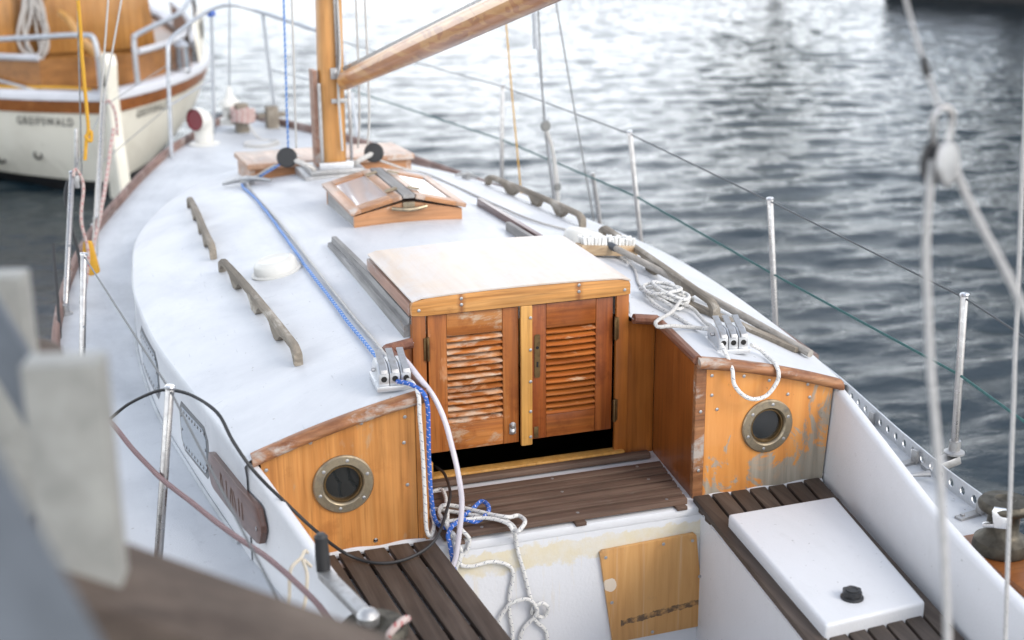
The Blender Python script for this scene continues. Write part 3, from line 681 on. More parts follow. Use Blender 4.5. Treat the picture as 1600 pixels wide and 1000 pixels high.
dl = door(-.318, -.013, -.256, -.068, 'door_l', 'door_lx', 'slat_l', 14, ZB, ZT, -.252, .050, slat_mesh(.187, 'slat_l'))
dr = door(.0, .318, .083, .258, 'door_r', 'door_rx', 'slat_r', 14, ZB + .003, ZT, -.262, .042, slat_mesh(.174, 'slat_r'))
MB().box((.010, .392, -.112), (.040, .017, .487)).build('cover_strip', 'pale_oak', dr, .005)
for z in (.09, -.02, -.13, -.235, -.325): screw(dr, .022, .3825, z)
MB().prism([(.044, -.125), (.058, -.125), (.061, -.12), (.061, .02), (.058, .025), (.044, .025), (.041, .02), (.041, -.12)], (0, .3992, 0), V((1, 0, 0)), V((0, 0, 1)), .002).build('lock_plate', 'brass', dr)
MB().lathe([(.0052, 0), (.0052, .001), (0, .001)], (.051, .3968, -.02), AFT, 14).build('keyhole', 'dark', dr)
MB().box((.051, .3966, -.078), (.006, .001, .018)).build('keyhole', 'dark', dr)
MB().box((.047, .399, -.318), (.016, .004, .04)).build('bolt_plate', 'brass', dr, .001)
m = MB(); m.lathe([(.0115, 0), (.0115, .003), (.006, .009), (0, .010)], (-.036, .399, -.282), AFT, 16); m.lathe([(.010, 0), (.010, .003), (.005, .007), (0, .008)], (-.036, .399, -.305), AFT, 16); m.box((-.036, .398, -.294), (.022, .004, .035))
m.build('latch', 'dull_steel', dl)
for s, dd in ((-1, dl), (1, dr)):
    for z in ((.02, -.27) if s > 0 else (.02,)):
        m = MB(); m.box((s * .327, .3885, z), (.016, .004, .075)); m.tube([(s * .323, .386, z - .04), (s * .323, .386, z + .04)], .0058, 10)
        m.build('hinge', 'brass', dd, .0006)
# --- sliding hatch and its rails
m = MB(); N = 17; hw = .373
f_ = lambda x: .187 + .009 * (1 - (x / hw) ** 2) - (.008 * max(0, (abs(x) - .345) / .028) ** 2)
poly = [(-hw, .135), (-hw, .168)] + [(x, f_(x)) for x in np.linspace(-.368, .368, N)] + [(hw, .168), (hw, .135), (.338, .133), (-.338, .131)]
hb = MB().prism(poly[::-1], (0, .408, 0), V((1, 0, 0)), V((0, 0, 1)), .024).build('hatch_front', 'hatch_board', boat, .003)
for x, z in ((-.35, .152), (.352, .152), (-.21, .178), (-.21, .158), (.19, .184), (.19, .162)): screw(hb, x, .3835, z)
xs_ = np.linspace(-.372, .372, 25); m = MB().prism([(x, f_(x) + .001) for x in xs_] + [(x, f_(x) + .006) for x in xs_[::-1]], (0, 1.0, 0), V((1, 0, 0)), V((0, 0, 1)), .6175)
m.build('hatch_top', 'hatch_top', boat, smooth=30)
for s in (-1, 1):
    MB().hexa([(s * .352, .4085, .128), (s * .376, .4085, .128), (s * .376, 1.0, .128), (s * .352, 1.0, .128), (s * .352, .4085, .170), (s * .376, .4085, .170), (s * .376, 1.0, .170), (s * .352, 1.0, .170)]).build('hatch_side', 'pink_wood', boat, .003)
    rows = []
    for y in np.linspace(.425, 1.64, 10):
        zb = roofz(.37, y) - .01; zt = .118 - .02 * max(0, (y - 1.0) / .64)
        rows.append([(s * .353, y, zb), (s * .353, y, zt), (s * .372, y, zt), (s * .374, y, zt - .022), (s * .388, y, zt - .024), (s * .392, y, zb)])
    m = MB().grid(rows); m.add(rows[0], [tuple(range(6))]); m.add(rows[-1], [tuple(range(6))]); m.build('hatch_rail', 'grey_rail', boat, smooth=20)

# ---------------------------------------------------------------- gratings and locker lid (loose things)
g = thing('bridge_deck_grating', (0, .1, -.445), 'brown slatted teak grating below the louvred doors', 'grating')
ysl = np.linspace(-.060, .262, 7)
for k in range(6):
    a, b = ysl[k] + .0068, ysl[k + 1] - .0068
    xl = lambda y: -.405 - .02 * y; xr = lambda y: .392 + .14 * (y + .06)
    MB().hexa([(xl(a), a, -.436), (xr(a), a, -.436), (xr(b), b, -.436), (xl(b), b, -.436), (xl(a), a, -.418), (xr(a), a, -.418), (xr(b), b, -.418), (xl(b), b, -.418)]).build('slat', 'teak_cross', g, .0016)
for x in (-.36, .03, .37): MB().box((x, .10, -.443), (.035, .335, .012)).build('bearer', 'teak_cross', g, .002)
for x in (-.28, .03, .33):
    for k in (0, 3, 5): put('screw', scr, g, (x + .003 * k, (ysl[k] + ysl[k + 1]) / 2, -.4182))

g = thing('bench_grating', (-.6, -.7, -.466), 'dark teak slatted seat grating on the port cockpit bench', 'grating', 'cockpit bench gratings')
for k in range(5):
    a, b = k * .0745, k * .0745 + .063
    y0, y1 = -.045 + .004 * (k % 2), -2.0
    c = [(pin(y0) - b, y0), (pin(y1) - b, y1), (pin(y1) - a, y1), (pin(y0) - a, y0)]
    MB().hexa([(x, y, -.447) for x, y in c] + [(x, y, -.428) for x, y in c]).build('slat', 'teak_slat', g, .0045)
for y in (-.12, -.55, -1.0, -1.5): MB().box((pin(y) - .18, y, -.4565), (.34, .04, .0185)).build('bearer', 'teak_slat', g, .002)
g = thing('bench_grating', (.65, -.7, -.466), 'dark teak slatted seat grating round the white lid on the starboard bench', 'grating', 'cockpit bench gratings')
so = lambda y: .890 + .168 * y
for k in range(7):
    y0, y1 = -.022, -2.0
    fa, fb = k / 7 + .006, (k + 1) / 7 - .014
    L = lambda y, f: sin_(y) + (so(y) - sin_(y)) * f
    spans = [(y0, y1)] if k in (0, 6) else [(y0 - .002 * k, -.262), (-.905, y1)]
    for (ya, yb) in spans:
        c = [(L(yb, fa), yb), (L(yb, fb), yb), (L(ya, fb), ya), (L(ya, fa), ya)]
        MB().hexa([(x, y, -.447) for x, y in c] + [(x, y, -.427) for x, y in c]).build('slat', 'teak_slat', g, .0045)
for y in (-.07, -.14, -1.02, -1.5): MB().box((sin_(y) + .01 + (so(y) - sin_(y)) / 2, y, -.4565), (so(y) - sin_(y), .035, .0185)).build('bearer', 'teak_slat', g, .002)
lid = thing('locker_lid', (.57, -.58, -.46), 'white locker lid with black screw cap set in the starboard bench', 'lid')
lc = [(.367, -.935), (.682, -.912), (.805, -.243), (.433, -.251)]
MB().hexa([(x, y, -.455) for x, y in lc] + [(x, y, -.388) for x, y in lc]).build('panel', 'white', lid, .012, seg=4)
pr = []
for k in range(24):
    a = 2 * PI * k / 24; r = .0265 if k % 4 < 2 else .0235; pr.append((r * math.cos(a), r * math.sin(a)))
m = MB().prism(pr, (.508, -.83, -.3885), V((1, 0, 0)), V((0, 1, 0)), .024); m.lathe([(.031, 0), (.031, .005), (.026, .008)], (.508, -.83, -.3884), n=24)
cap = m.build('screw_cap', 'black', lid, .001)
MB().lathe([(.019, 0), (.019, .003), (.014, .003), (.012, .0005), (0, .0005)], (.508, -.83, -.3645), n=24).build('cap_rim', 'rubber', cap)

# ---------------------------------------------------------------- coachroof fittings
def handrail(s, pts, feet):
    """low scalloped wooden grab rail: a bar carried on flared feet"""
    P = smooth_path([(s * x, y, roofz(x, y)) for x, y in pts], 14); n = len(P)
    m = MB(); rows = []
    nf = feet
    for i, p in enumerate(P):
        u = i / (n - 1); ph = u * (nf - 1); d = abs(ph - round(ph))                  # 0 at a foot
        e = min(1, d / .5); under = .001 + .041 * min(1, max(0, (d - .10) / .17)) ** .7
        end = min(u, 1 - u) * (n - 1)
        top = .064 - (.020 * max(0, 1 - end / 3) ** 1.4)
        w = .0135
        tg = (P[min(i + 1, n - 1)] - P[max(i - 1, 0)]).normalized(); sd = tg.cross(V((0, 0, 1))).normalized()
        b = p
        rows.append([b + sd * w + V((0, 0, under)), b + sd * w + V((0, 0, top - .006)), b + sd * (w * .5) + V((0, 0, top)), b - sd * (w * .5) + V((0, 0, top)), b - sd * w + V((0, 0, top - .006)), b - sd * w + V((0, 0, under))])
    m.grid([r + [r[0]] for r in rows]); m.add(rows[0], [tuple(range(6))]); m.add(rows[-1], [tuple(range(6))])
    return m.build('handrail', 'grey_wood', boat, smooth=45)
for s in (-1, 1):
    handrail(s, [(.726, .45), (.748, .85), (.775, 1.3), (.802, 1.70)], 5)
    handrail(s, [(.806, 1.92), (.797, 2.3), (.78, 2.7), (.765, 3.2)], 5)
def vent(x, y):
    z = roofz(x, y); nx = -2 * cr(y, RY, RK) * x; R = frame((-nx, 0, 1), (0, 1, 0))
    m = MB().lathe([(.098, -.012), (.098, .004), (.086, .008), (.082, .035), (.074, .047), (.060, .052), (.052, .047), (.03, .046), (0, .046)], (x, y, z), R, 36)
    m.build('mushroom_vent', 'plastic', boat, smooth=40)
vent(-.622, 1.47); vent(.64, 1.50)
def clutch(o, ang, zb, n_=3):
    R = rotz(ang); o = V(o)
    p = bpy.data.objects.new('rope_clutch', None); col.objects.link(p); p.parent = boat; p.location = o - ORG[boat.name]; ORG[p.name] = o
    W = .098; w = W / n_
    T = lambda x, y, z: o + R @ V((x, y, z))
    prof = [(-.066, 0), (.066, 0), (.066, .030), (.028, .058), (-.03, .058), (-.066, .036)]     # (y, z), front at -y
    for k in range(n_):
        x0 = -W / 2 + k * w
        MB().prism([(a, b) for a, b in prof], T(x0 + .001, 0, 0), R @ V((0, 1, 0)), V((0, 0, 1)), w - .002).build('cheek', 'alu', p, .0025)
        xm = x0 + w / 2
        R2 = frame(R @ V((0, -1, 0)), R @ V((1, 0, 0)))
        MB().lathe([(.0125, -.003), (.0125, .0012), (.0092, .0014), (.0088, -.001), (.0085, -.002)], T(xm, -.0662, .020), R2, 20, False).build('fairlead', 'alu', p)
        MB().lathe([(.0088, -.003), (.0088, .0006), (0, .0006)], T(xm, -.0662, .020), R2, 16).build('fairlead_hole', 'dark', p)
        lv = MB(); lv.prism([(-.076, .040), (-.070, .050), (-.02, .064), (.034, .082), (.042, .078), (-.015, .056), (-.064, .036)], T(xm - .010, 0, 0), R @ V((0, 1, 0)), V((0, 0, 1)), .020)
        lv.build('lever', 'dull_steel', p, .0015)
    MB().box(T(0, 0, -.008), (W + .012, .15, .016), R).build('base_plate', 'alu', p, .002)
    m = MB(); m.lathe([(.006, 0), (.006, .010), (0, .012)], T(-W / 2 - .001, -.012, .034), frame(R @ V((-1, 0, 0))), 10); m.build('pivot_bolt', 'steel', p)
    return p
clutch((-.508, .118, roofz(.508, .118) + .016), math.radians(-4), 0)
clutch((.612, .145, roofz(.612, .145) + .014), math.radians(-10), 0)
# line organiser / cleat bar in front of the mast
m = MB(); m.tube([(-.56, 3.50, roofz(.56, 3.5) + .02), (-.455, 3.36, roofz(.45, 3.4) + .038), (-.355, 3.22, roofz(.355, 3.22) + .02)], [.008, .016, .008], 8, 4); m.box((-.455, 3.36, roofz(.455, 3.36) + .012), (.06, .04, .03), rotz(-.95))
m.build('deck_cleat', 'dull_steel', boat)
m = MB(); m.tube([(.62, 3.28, roofz(.62, 3.28) + .018), (.70, 3.36, roofz(.7, 3.36) + .03), (.78, 3.44, roofz(.78, 3.44) + .018)], [.007, .014, .007], 8, 4); m.box((.70, 3.36, roofz(.7, 3.36) + .012), (.05, .03, .024), rotz(.8)); m.build('deck_cleat', 'dull_steel', boat)
# skylight: low house with a shallow ridge roof
sk = bpy.data.objects.new('skylight', None); col.objects.link(sk); sk.parent = boat; ORG[sk.name] = V((0, 2.15, roofz(0, 2.15))); sk.location = ORG[sk.name] - ORG[boat.name]
Y0, Y1, HX = 1.86, 2.44, .232
z0 = roofz(HX, 1.9) - .02
MB().prism([(-HX, z0), (HX, z0), (HX, .118), (0.02, .162), (-.02, .162), (-HX, .118)], (0, Y0 + .02, 0), V((1, 0, 0)), V((0, 0, 1)), .02).build('gable', 'skylight', sk, .002)
MB().prism([(-HX, z0 - .03), (HX, z0 - .03), (HX, .108), (0.02, .152), (-.02, .152), (-HX, .108)], (0, Y1, 0), V((1, 0, 0)), V((0, 0, 1)), .02).build('gable', 'skylight', sk, .002)
for s in (-1, 1):
    MB().hexa([(s * (HX - .02), Y0 + .021, z0 - .03), (s * (HX - .0015), Y0 + .021, z0 - .03), (s * (HX - .0015), Y1 - .021, z0 - .03), (s * (HX - .02), Y1 - .021, z0 - .03), (s * (HX - .02), Y0 + .021, .116), (s * (HX - .0015), Y0 + .021, .116), (s * (HX - .0015), Y1 - .021, .106), (s * (HX - .02), Y1 - .021, .106)]).build('side', 'grey_rail', sk)
    e = V((s * .245, 0, .122)); r_ = V((s * .028, 0, .176)); dx = (r_ - e)
    def fr(a, b, y0, y1, th=.018, lift=0):
        pa, pb = e + dx * a, e + dx * b; nn = V((-dx.z, 0, dx.x)).normalized(); nn = nn if nn.z > 0 else -nn
        lo = [V((pa.x, y0, pa.z)), V((pb.x, y0, pb.z)), V((pb.x, y1, pb.z)), V((pa.x, y1, pa.z))]
        return MB().hexa([p + nn * lift for p in lo] + [p + nn * (th + lift) for p in lo])
    fr(0, .2, Y0 - .012, Y1 + .012).build('leaf_frame', 'skylight_y', sk, .002); fr(.82, 1, Y0 - .012, Y1 + .012).build('leaf_frame', 'skylight_y', sk, .002)
    fr(.201, .819, Y0 - .012, Y0 + .065).build('leaf_frame', 'skylight', sk, .002); fr(.201, .819, Y1 - .065, Y1 + .012).build('leaf_frame', 'skylight', sk, .002)
    fr(.201, .819, Y0 + .0655, Y1 - .0655, .012).build('pane', 'skyglass', sk)
    for y in (Y0 + .10, Y1 - .12): MB().box((s * .05, y, .1985), (.05, .028, .006), Matrix.Rotation(s * .24, 3, 'Y')).build('hinge', 'bronze', sk)
MB().box((0, (Y0 + Y1) / 2, .188), (.052, Y1 - Y0 + .02, .018)).build('ridge_cap', 'grey_rail', sk, .004)
m = MB(); m.tube([(-.075, Y0 - .012, .142), (0, Y0 - .028, .136), (.075, Y0 - .012, .142)], .008, 8, 5); m.box((0, Y0 - .004, .150), (.05, .012, .028)); m.build('catch', 'bronze', sk)
# dark bar along the hatch rail to starboard
MB().hexa([(.405, 1.37, roofz(.42, 1.37) + .001), (.438, 1.37, roofz(.43, 1.37) + .001), (.438, 2.22, roofz(.43, 2.22) + .001), (.405, 2.22, roofz(.42, 2.22) + .001), (.408, 1.37, roofz(.42, 1.37) + .036), (.435, 1.37, roofz(.43, 1.37) + .036), (.435, 2.22, roofz(.43, 2.22) + .036), (.408, 2.22, roofz(.42, 2.22) + .036)]).build('track_bar', 'brown_bar', boat, .006)
# fore hatch
fh = bpy.data.objects.new('fore_hatch', None); col.objects.link(fh); fh.parent = boat; ORG[fh.name] = V((0, 3.7, 0)); fh.location = ORG[fh.name] - ORG[boat.name]
for a in (-1, 1): MB().hexa([(a * .40, 3.46, -.10), (a * .425, 3.46, -.10), (a * .425, 3.92, -.13), (a * .40, 3.92, -.13), (a * .40, 3.46, .025), (a * .425, 3.46, .025), (a * .425, 3.92, .0), (a * .40, 3.92, .0)]).build('side', 'skylight_y', fh)
MB().box((0, 3.47, -.035), (.7985, .024, .12)).build('front', 'skylight', fh); MB().box((0, 3.91, -.06), (.7985, .024, .12)).build('back', 'skylight', fh)
MB().hexa([(-.44, 3.435, .026), (.44, 3.435, .026), (.44, 3.94, .002), (-.44, 3.94, .002), (-.44, 3.435, .056), (.44, 3.435, .056), (.44, 3.94, .032), (-.44, 3.94, .032)]).build('lid', 'skylight_y', fh, .008)

# ---------------------------------------------------------------- mast, boom, tabernacle
mast = bpy.data.objects.new('mast', None); col.objects.link(mast); mast.parent = boat; ORG[mast.name] = V((0, 3.27, .02)); mast.location = ORG[mast.name] - ORG[boat.name]
cxm = lambda z: -.028 + .018 * z
def oval(r1, r2, c, n=20): return [V((c[0] + r1 * math.copysign(abs(math.cos(2 * PI * k / n)) ** .65, math.cos(2 * PI * k / n)), c[1] + r2 * math.copysign(abs(math.sin(2 * PI * k / n)) ** .65, math.sin(2 * PI * k / n)), c[2])) for k in range(n)]
rows = [oval(.0655 - .004 * z, .068 - .004 * z, (cxm(z), 3.29 + .012 * z, z)) for z in (.06, .3, .6, 1.0, 2.0, 4.0, 8.0)]
m = MB().grid([r + [r[0]] for r in rows]); m.add(rows[-1], [tuple(range(20))]); m.add(rows[0], [tuple(range(20))]); m.build('spar', 'mast', mast, smooth=50)
for sgn in (-1, 1):
    MB().box((cxm(.25) + sgn * (.080 if sgn > 0 else .070), 3.225, .245 if sgn > 0 else .26), (.016, .014, .40 if sgn > 0 else .44)).build('tabernacle_strap', 'dull_steel' if sgn < 0 else 'steel', mast, .003)
MB().box((cxm(.25) - .083, 3.30, .29), (.024, .10, .50)).build('tabernacle_cheek', 'pink_wood', mast, .005)
m = MB(); m.box((-.035, 3.27, .046), (.27, .24, .022)); m.box((-.035, 3.27, .012), (.33, .30, .045)); m.build('mast_step', 'dull_steel', mast, .004)
MB().box((-.035, 3.16, .075), (.17, .02, .035)).build('step_plate', 'alu', mast, .003)
MB().box((cxm(.75) + .018, 3.222, .82), (.017, .010, .62)).build('sail_track', 'steel', mast, .002)
MB().box((cxm(.55) + .008, 3.216, .525), (.05, .012, .055)).build('mast_plate', 'dull_steel', mast, .003)
m = MB(); m.lathe([(.012, 0), (.012, .012), (0, .014)], (cxm(.55) + .008, 3.21, .53), AFT, 12); m.build('gooseneck_fitting', 'dull_steel', mast, .002); MB().box((cxm(.55) + .02, 3.21, .39), (.08, .012, .022)).build('mast_eye_plate', 'dull_steel', mast, .002)
MB().tube([(cxm(.5) + .03, 3.205, .95), (cxm(.5) + .035, 3.205, .62), (cxm(.45) + .02, 3.195, .50), (cxm(.35) + .02, 3.20, .38), (cxm(.3) + .03, 3.205, .14)], .0065, 8, 4).build('downhaul', 'oldrope', mast)
boom = bpy.data.objects.new('boom', None); col.objects.link(boom); boom.parent = boat; A = V((.03, 3.19, .49)); B = V((.215, 1.03, 1.043)); d = (B - A); ORG[boom.name] = A.copy(); boom.location = A - ORG[boat.name]
B2 = A + d * 2.4; u = d.normalized(); sd = u.cross(V((0, 0, 1))).normalized(); up_ = sd.cross(u)
rows = []
for k in range(12):
    f = k / 11; p = A + (B2 - A) * f; r1 = .039 + .009 * min(1, f * 4); r2 = .046 + .012 * min(1, f * 4)
    rows.append([p + sd * (r1 * math.cos(a)) + up_ * (r2 * math.sin(a)) for a in np.linspace(0, 2 * PI, 21)[:-1]])
bx = MB().grid([r + [r[0]] for r in rows]); bx.add(rows[0], [tuple(range(20))]); bx.add(rows[-1], [tuple(range(20))])
bo = bx.build('spar', 'boom', boom, smooth=50)
MB().bar(A + u * .01 + up_ * .058, B2 + up_ * .070, .014, .016, up_).build('sail_track', 'steel', boom)
Rb = Matrix((u, sd, up_)).transposed()
MB().box(A + u * .06 - sd * .0405, (.15, .008, .045), Rb).build('gooseneck_strap', 'dull_steel', boom, .002)
MB().tube([A - u * .06, A + u * .03], .012, 10).build('gooseneck_pin', 'dull_steel', boom)

# ---------------------------------------------------------------- toe rails
def sweep(path, sec, closed=True):
    rows = []
    for i, p in enumerate(path):
        a = V(path[max(i - 1, 0)]); b = V(path[min(i + 1, len(path) - 1)]); tg = (b - a).normalized(); sdv = tg.cross(V((0, 0, 1))).normalized()
        rows.append([V(p) + sdv * x + V((0, 0, z)) for x, z in sec])
    m = MB(); m.grid([r + [r[0]] for r in rows] if closed else rows); m.add(rows[0], [tuple(range(len(sec)))]); m.add(rows[-1], [tuple(range(len(sec)))]); return m
SEC = [(-.017, -.02), (.017, -.02), (.015, .045), (.008, .052), (-.008, .052), (-.015, .045)]
for s, ya in ((-1, -2.6), (1, .95)):
    sweep([(s * (beam(y) - .02), y, deckz(y)) for y in np.linspace(ya, 7.05, 60)], SEC).build('toe_rail', 'toe_wood', boat, smooth=40)
# perforated aluminium rail to starboard, a hand's breadth inside the deck edge
railx = lambda y: interp(y, [-.5, -.24, .13, .6, .8], [1.205, 1.222, 1.272, 1.352, 1.375])
m = MB(); pitch = .066; yv = np.arange(-.485, .80, pitch); H = .058; hr = .0145
for y in yv:
    p0 = V((railx(y), y, deckz(y) + .002)); p1 = V((railx(y + pitch), y + pitch, deckz(y + pitch) + .002)); ex = p1 - p0; L = ex.length; ex = ex / L; nn = ex.cross(V((0, 0, 1))).normalized()
    for off in (0, .004):
        outer = [(L, H / 2), (L, H), (L / 2, H), (0, H), (0, H / 2), (0, 0), (L / 2, 0), (L, 0)]
        cpt = [(L / 2 + hr * math.cos(k * PI / 4), H / 2 + hr * math.sin(k * PI / 4)) for k in range(8)]
        m.add([p0 + ex * a + V((0, 0, b)) + nn * off for a, b in outer + cpt], [(k, (k + 1) % 8, 8 + (k + 1) % 8, 8 + k) for k in range(8)])
    m.add([p0 + ex * a + V((0, 0, b)) + nn * o_ for o_ in (0, .004) for a, b in cpt], [(k, (k + 1) % 8, 8 + (k + 1) % 8, 8 + k) for k in range(8)])
    m.hexa([p0 + V((0, 0, H)) - nn * .001, p1 + V((0, 0, H)) - nn * .001, p1 + V((0, 0, H)) + nn * .005, p0 + V((0, 0, H)) + nn * .005, p0 + V((0, 0, H + .003)) - nn * .001, p1 + V((0, 0, H + .003)) - nn * .001, p1 + V((0, 0, H + .003)) + nn * .005, p0 + V((0, 0, H + .003)) + nn * .005])
prail = m.build('perforated_rail', 'alu', boat, smooth=25)
for y in (.32, -.03, -.44):
    m = MB(); b = V((railx(y) - .025, y, deckz(y) + .012)); m.box(b + V((-.03, 0, -.004)), (.085, .028, .010), rotz(.2)); m.box(b + V((.012, 0, .018)), (.012, .024, .045), rotz(.2)); m.lathe([(.008, 0), (.008, .006), (0, .007)], b + V((-.05, 0, .001)), n=10)
    m.build('rail_bracket', 'dull_steel', prail, .001)
MB().box((1.225, -.53, -.39), (.045, .07, .10)).build('rail_end_block', 'strake', boat, .004)
m = MB(); m.tube([(1.10, -.14, -.412), (1.14, -.15, -.405), (1.20, -.17, -.40)], [.010, .006, .012], 8, 3); m.build('deck_fitting', 'dull_steel', boat)

# ---------------------------------------------------------------- stanchions, lifelines, pulpit
def stanchion(base, top, r=.0125):
    base, top = V(base), V(top); d = (top - base).normalized()
    p = bpy.data.objects.new('stanchion', None); col.objects.link(p); p.parent = boat; ORG[p.name] = base; p.location = base - ORG[boat.name]
    MB().tube([base, top - d * .004, top], [r, r, r * .8], 14).build('tube', 'steel', p)
    MB().lathe([(r * 1.25, -.006), (r * 1.25, 0), (r, .004), (0, .005)], top, frame(d), 14).build('cap', 'chrome', p)
    mid = base + (top - base) * .48; m = MB().lathe([(.004, 0), (.004, r + .006), (0, r + .006)], mid, frame((.2, -1, 0)), 8); m.build('wire_eye', 'chrome', p)
    MB().lathe([(.034, 0), (.034, .006), (.019, .012), (.019, .045), (.0, .046)], base - V((0, 0, .003)), n=16).build('foot', 'dull_steel', p)
PT = [((-1.235, .0, -.43), (-1.157, .0, .128)), ((-1.372, 1.62, -.424), (-1.313, 1.69, .10)), ((-1.398, 2.62, -.40), (-1.303, 2.98, .165)), ((-1.178, 4.18, -.365), (-1.075, 4.40, .26))]
ST = [((1.338, -.10, -.372), (1.321, -.10, .175)), ((1.385, 1.19, -.42), (1.325, 1.20, .215)), ((1.395, 2.60, -.40), (1.315, 2.61, .255)), ((1.16, 4.17, -.365), (1.165, 4.155, .288))]
for a in PT + ST: stanchion(*a)
MB().bar((1.235, -.09, -.425), (1.352, -.10, -.392), .05, .030).build('stanchion_bracket', 'dull_steel', boat, .004)
def line(name, pts, r, mat, parent=boat, sub=0, n=6): return MB().tube(pts, r, n, sub).build(name, mat, parent)
tp = [V(a[1]) - V((0, 0, .012)) for a in PT]; ts = [V(a[1]) - V((0, 0, .012)) for a in ST]
mid = lambda a: V(a[0]) + (V(a[1]) - V(a[0])) * .5
PU = [(-.614, 5.78, -.323), (-.585, 5.82, .30), (-.555, 5.88, .43), (-.455, 6.05, .489), (-.216, 6.40, .577), (-.034, 6.6, .585), (.167, 6.6, .525), (.384, 6.3, .455), (.52, 6.1, .41), (.60, 5.97, .36), (.66, 5.8, -.32)]
line('lifeline', [V((-1.0, -1.9, .02)), tp[0], tp[1]], .0033, 'wiredark'); line('lifeline', [tp[2], tp[3], V((-.60, 5.80, .28))], .003, 'wire')
line('lifeline', [ts[0] + V((-.12, -1.6, -.12)), ts[0], ts[1], ts[2], ts[3], V((.60, 5.95, .37))], .0034, 'wiredark')
line('lifeline', [mid(ST[0]) + V((-.12, -1.6, -.10)), mid(ST[0]), mid(ST[1]), mid(ST[2]), mid(ST[3]), V((.63, 5.88, .05))], .0046, 'green')
line('lifeline', [mid(PT[3]), V((-.60, 5.8, .02))], .003, 'wire')
pul = line('pulpit', PU, .0135, 'galv', sub=5, n=10)
line('pulpit_leg', [(-.255, 6.4, -.285), (-.216, 6.4, .577)], .012, 'galv', pul); line('pulpit_leg', [(.224, 6.6, -.29), (.167, 6.6, .525)], .012, 'galv', pul)
line('pulpit_rail', [(-.60, 5.80, .02), (-.24, 6.4, .10)], .006, 'galv', pul); line('pulpit_rail', [(.20, 6.6, .12), (.63, 5.88, .05)], .006, 'galv', pul)
m = MB(); m.tube([(-.235, 6.385, .55), (-.20, 6.41, .55)], .022, 8, 0); m.build('blue_lashing', 'bluerope', pul)

# ---------------------------------------------------------------- standing rigging
line('shroud', [(-1.289, 3.22, -.38), (-1.20, 3.2, .92), (-.75, 3.25, 5.5)], .0038, 'wire'); 
m = MB(); m.tube([(-1.279, 3.2, .105), (-1.279, 3.2, .12), (-1.262, 3.2, .315), (-1.261, 3.2, .33)], [.006, .0115, .0105, .005], 8); m.box((-1.282, 3.2, .075), (.024, .016, .06)); m.build('turnbuckle', 'dull_steel', boat, .002)
line('shroud', [(-1.215, 3.45, -.36), (-1.12, 3.2, .474), (-1.0, 3.2, .93)], .0045, 'oldrope'); line('shroud', [(-1.25, 3.3, -.37), (-1.134, 3.2, .475), (-1.061, 3.2, .93)], .0045, 'oldrope')
line('shroud', [(1.36, 3.15, -.385), (1.142, 3.2, .845), (.75, 3.25, 5.5)], .0040, 'wire')
m = MB(); m.tube([(1.395, 3.16, -.38), (1.345, 3.17, -.06)], .0125, 8); m.build('turnbuckle', 'steel', boat)
line('shroud', [(1.225, 3.4, -.36), (1.095, 3.4, .766), (.8, 3.4, 4.0)], .0058, 'galv'); line('shroud', [(1.19, 3.3, -.36), (1.117, 3.3, .19), (1.081, 3.3, .84), (.75, 3.3, 4.5)], .0045, 'wire')
m = MB(); m.tube([(1.101, 3.395, .58), (1.095, 3.395, .76)], .0125, 10); m.build('shroud_cover', 'galv', boat)
m = MB(); m.tube([(1.20, 3.3, -.30), (1.186, 3.3, -.12), (1.165, 3.3, .05), (1.125, 3.3, .17)], [.012, .016, .010, .014], 8, 4); m.lathe([(.024, -.012), (.03, 0), (.024, .012)], (1.122, 3.29, .185), AFT, 14); m.lathe([(.018, -.01), (.022, 0), (.018, .01)], (1.19, 3.29, -.15), AFT, 12); m.build('shroud_tackle', 'oldrope', boat)
line('flag_line', [(1.10, 3.6, -.36), (1.039, 3.6, .305), (1.005, 3.6, .72), (.8, 3.6, 4)], .004, 'yellowrope')
line('forestay', [(-.125, 6.62, -.2), (-.115, 6.5, .0), (-.08, 6.45, .63), (0, 3.4, 9.0)], .0058, 'galv')
m = MB(); m.lathe([(.075, 0), (.078, .04), (.055, .05), (.055, .12), (.078, .13), (.07, .165), (.03, .20), (.012, .27), (0, .27)], (-.118, 6.5, -.24), n=20); m.build('furling_drum', 'plastic', boat)

# ---------------------------------------------------------------- foredeck fittings
def cowl(x, y, h):
    o = V((x, y, deckz(y) + .01)); dirv = V((-.85, -.75, .05)).normalized()
    p = bpy.data.objects.new('cowl_vent', None); col.objects.link(p); p.parent = boat; ORG[p.name] = o; p.location = o - ORG[boat.name]
    path = [o, o + V((0, 0, h * .45)), o + V((0, 0, h * .72)) + dirv * .012, o + V((0, 0, h * .80)) + dirv * .05, o + V((0, 0, h * .80)) + dirv * .085]
    MB().tube(path, [.062, .064, .075, .080, .077], 22, 5, cap=False).build('cowl', 'plastic', p, smooth=70)
    R = frame(dirv); MB().lathe([(.077, -.012), (.074, -.004), (.070, -.02), (.04, -.045), (0, -.05)], path[-1], R, 22).build('cowl_mouth', 'cowlred', p)
    MB().lathe([(.11, -.012), (.11, .004), (.08, .012)], o, n=22).build('deck_ring', 'plastic', p)
cowl(-.355, 6.13, .215)
for x, y, h, a in ((-.05, 6.42, .22, .2), (.18, 6.52, .17, .1)):
    m = MB(); m.box((x, y, deckz(y) + h / 2), (.085, .085, h), rotz(a)); m.box((x, y, deckz(y) + h * .62), (.20, .035, .035), rotz(a)); m.build('mooring_bitt', 'grey_wood', boat, .008)

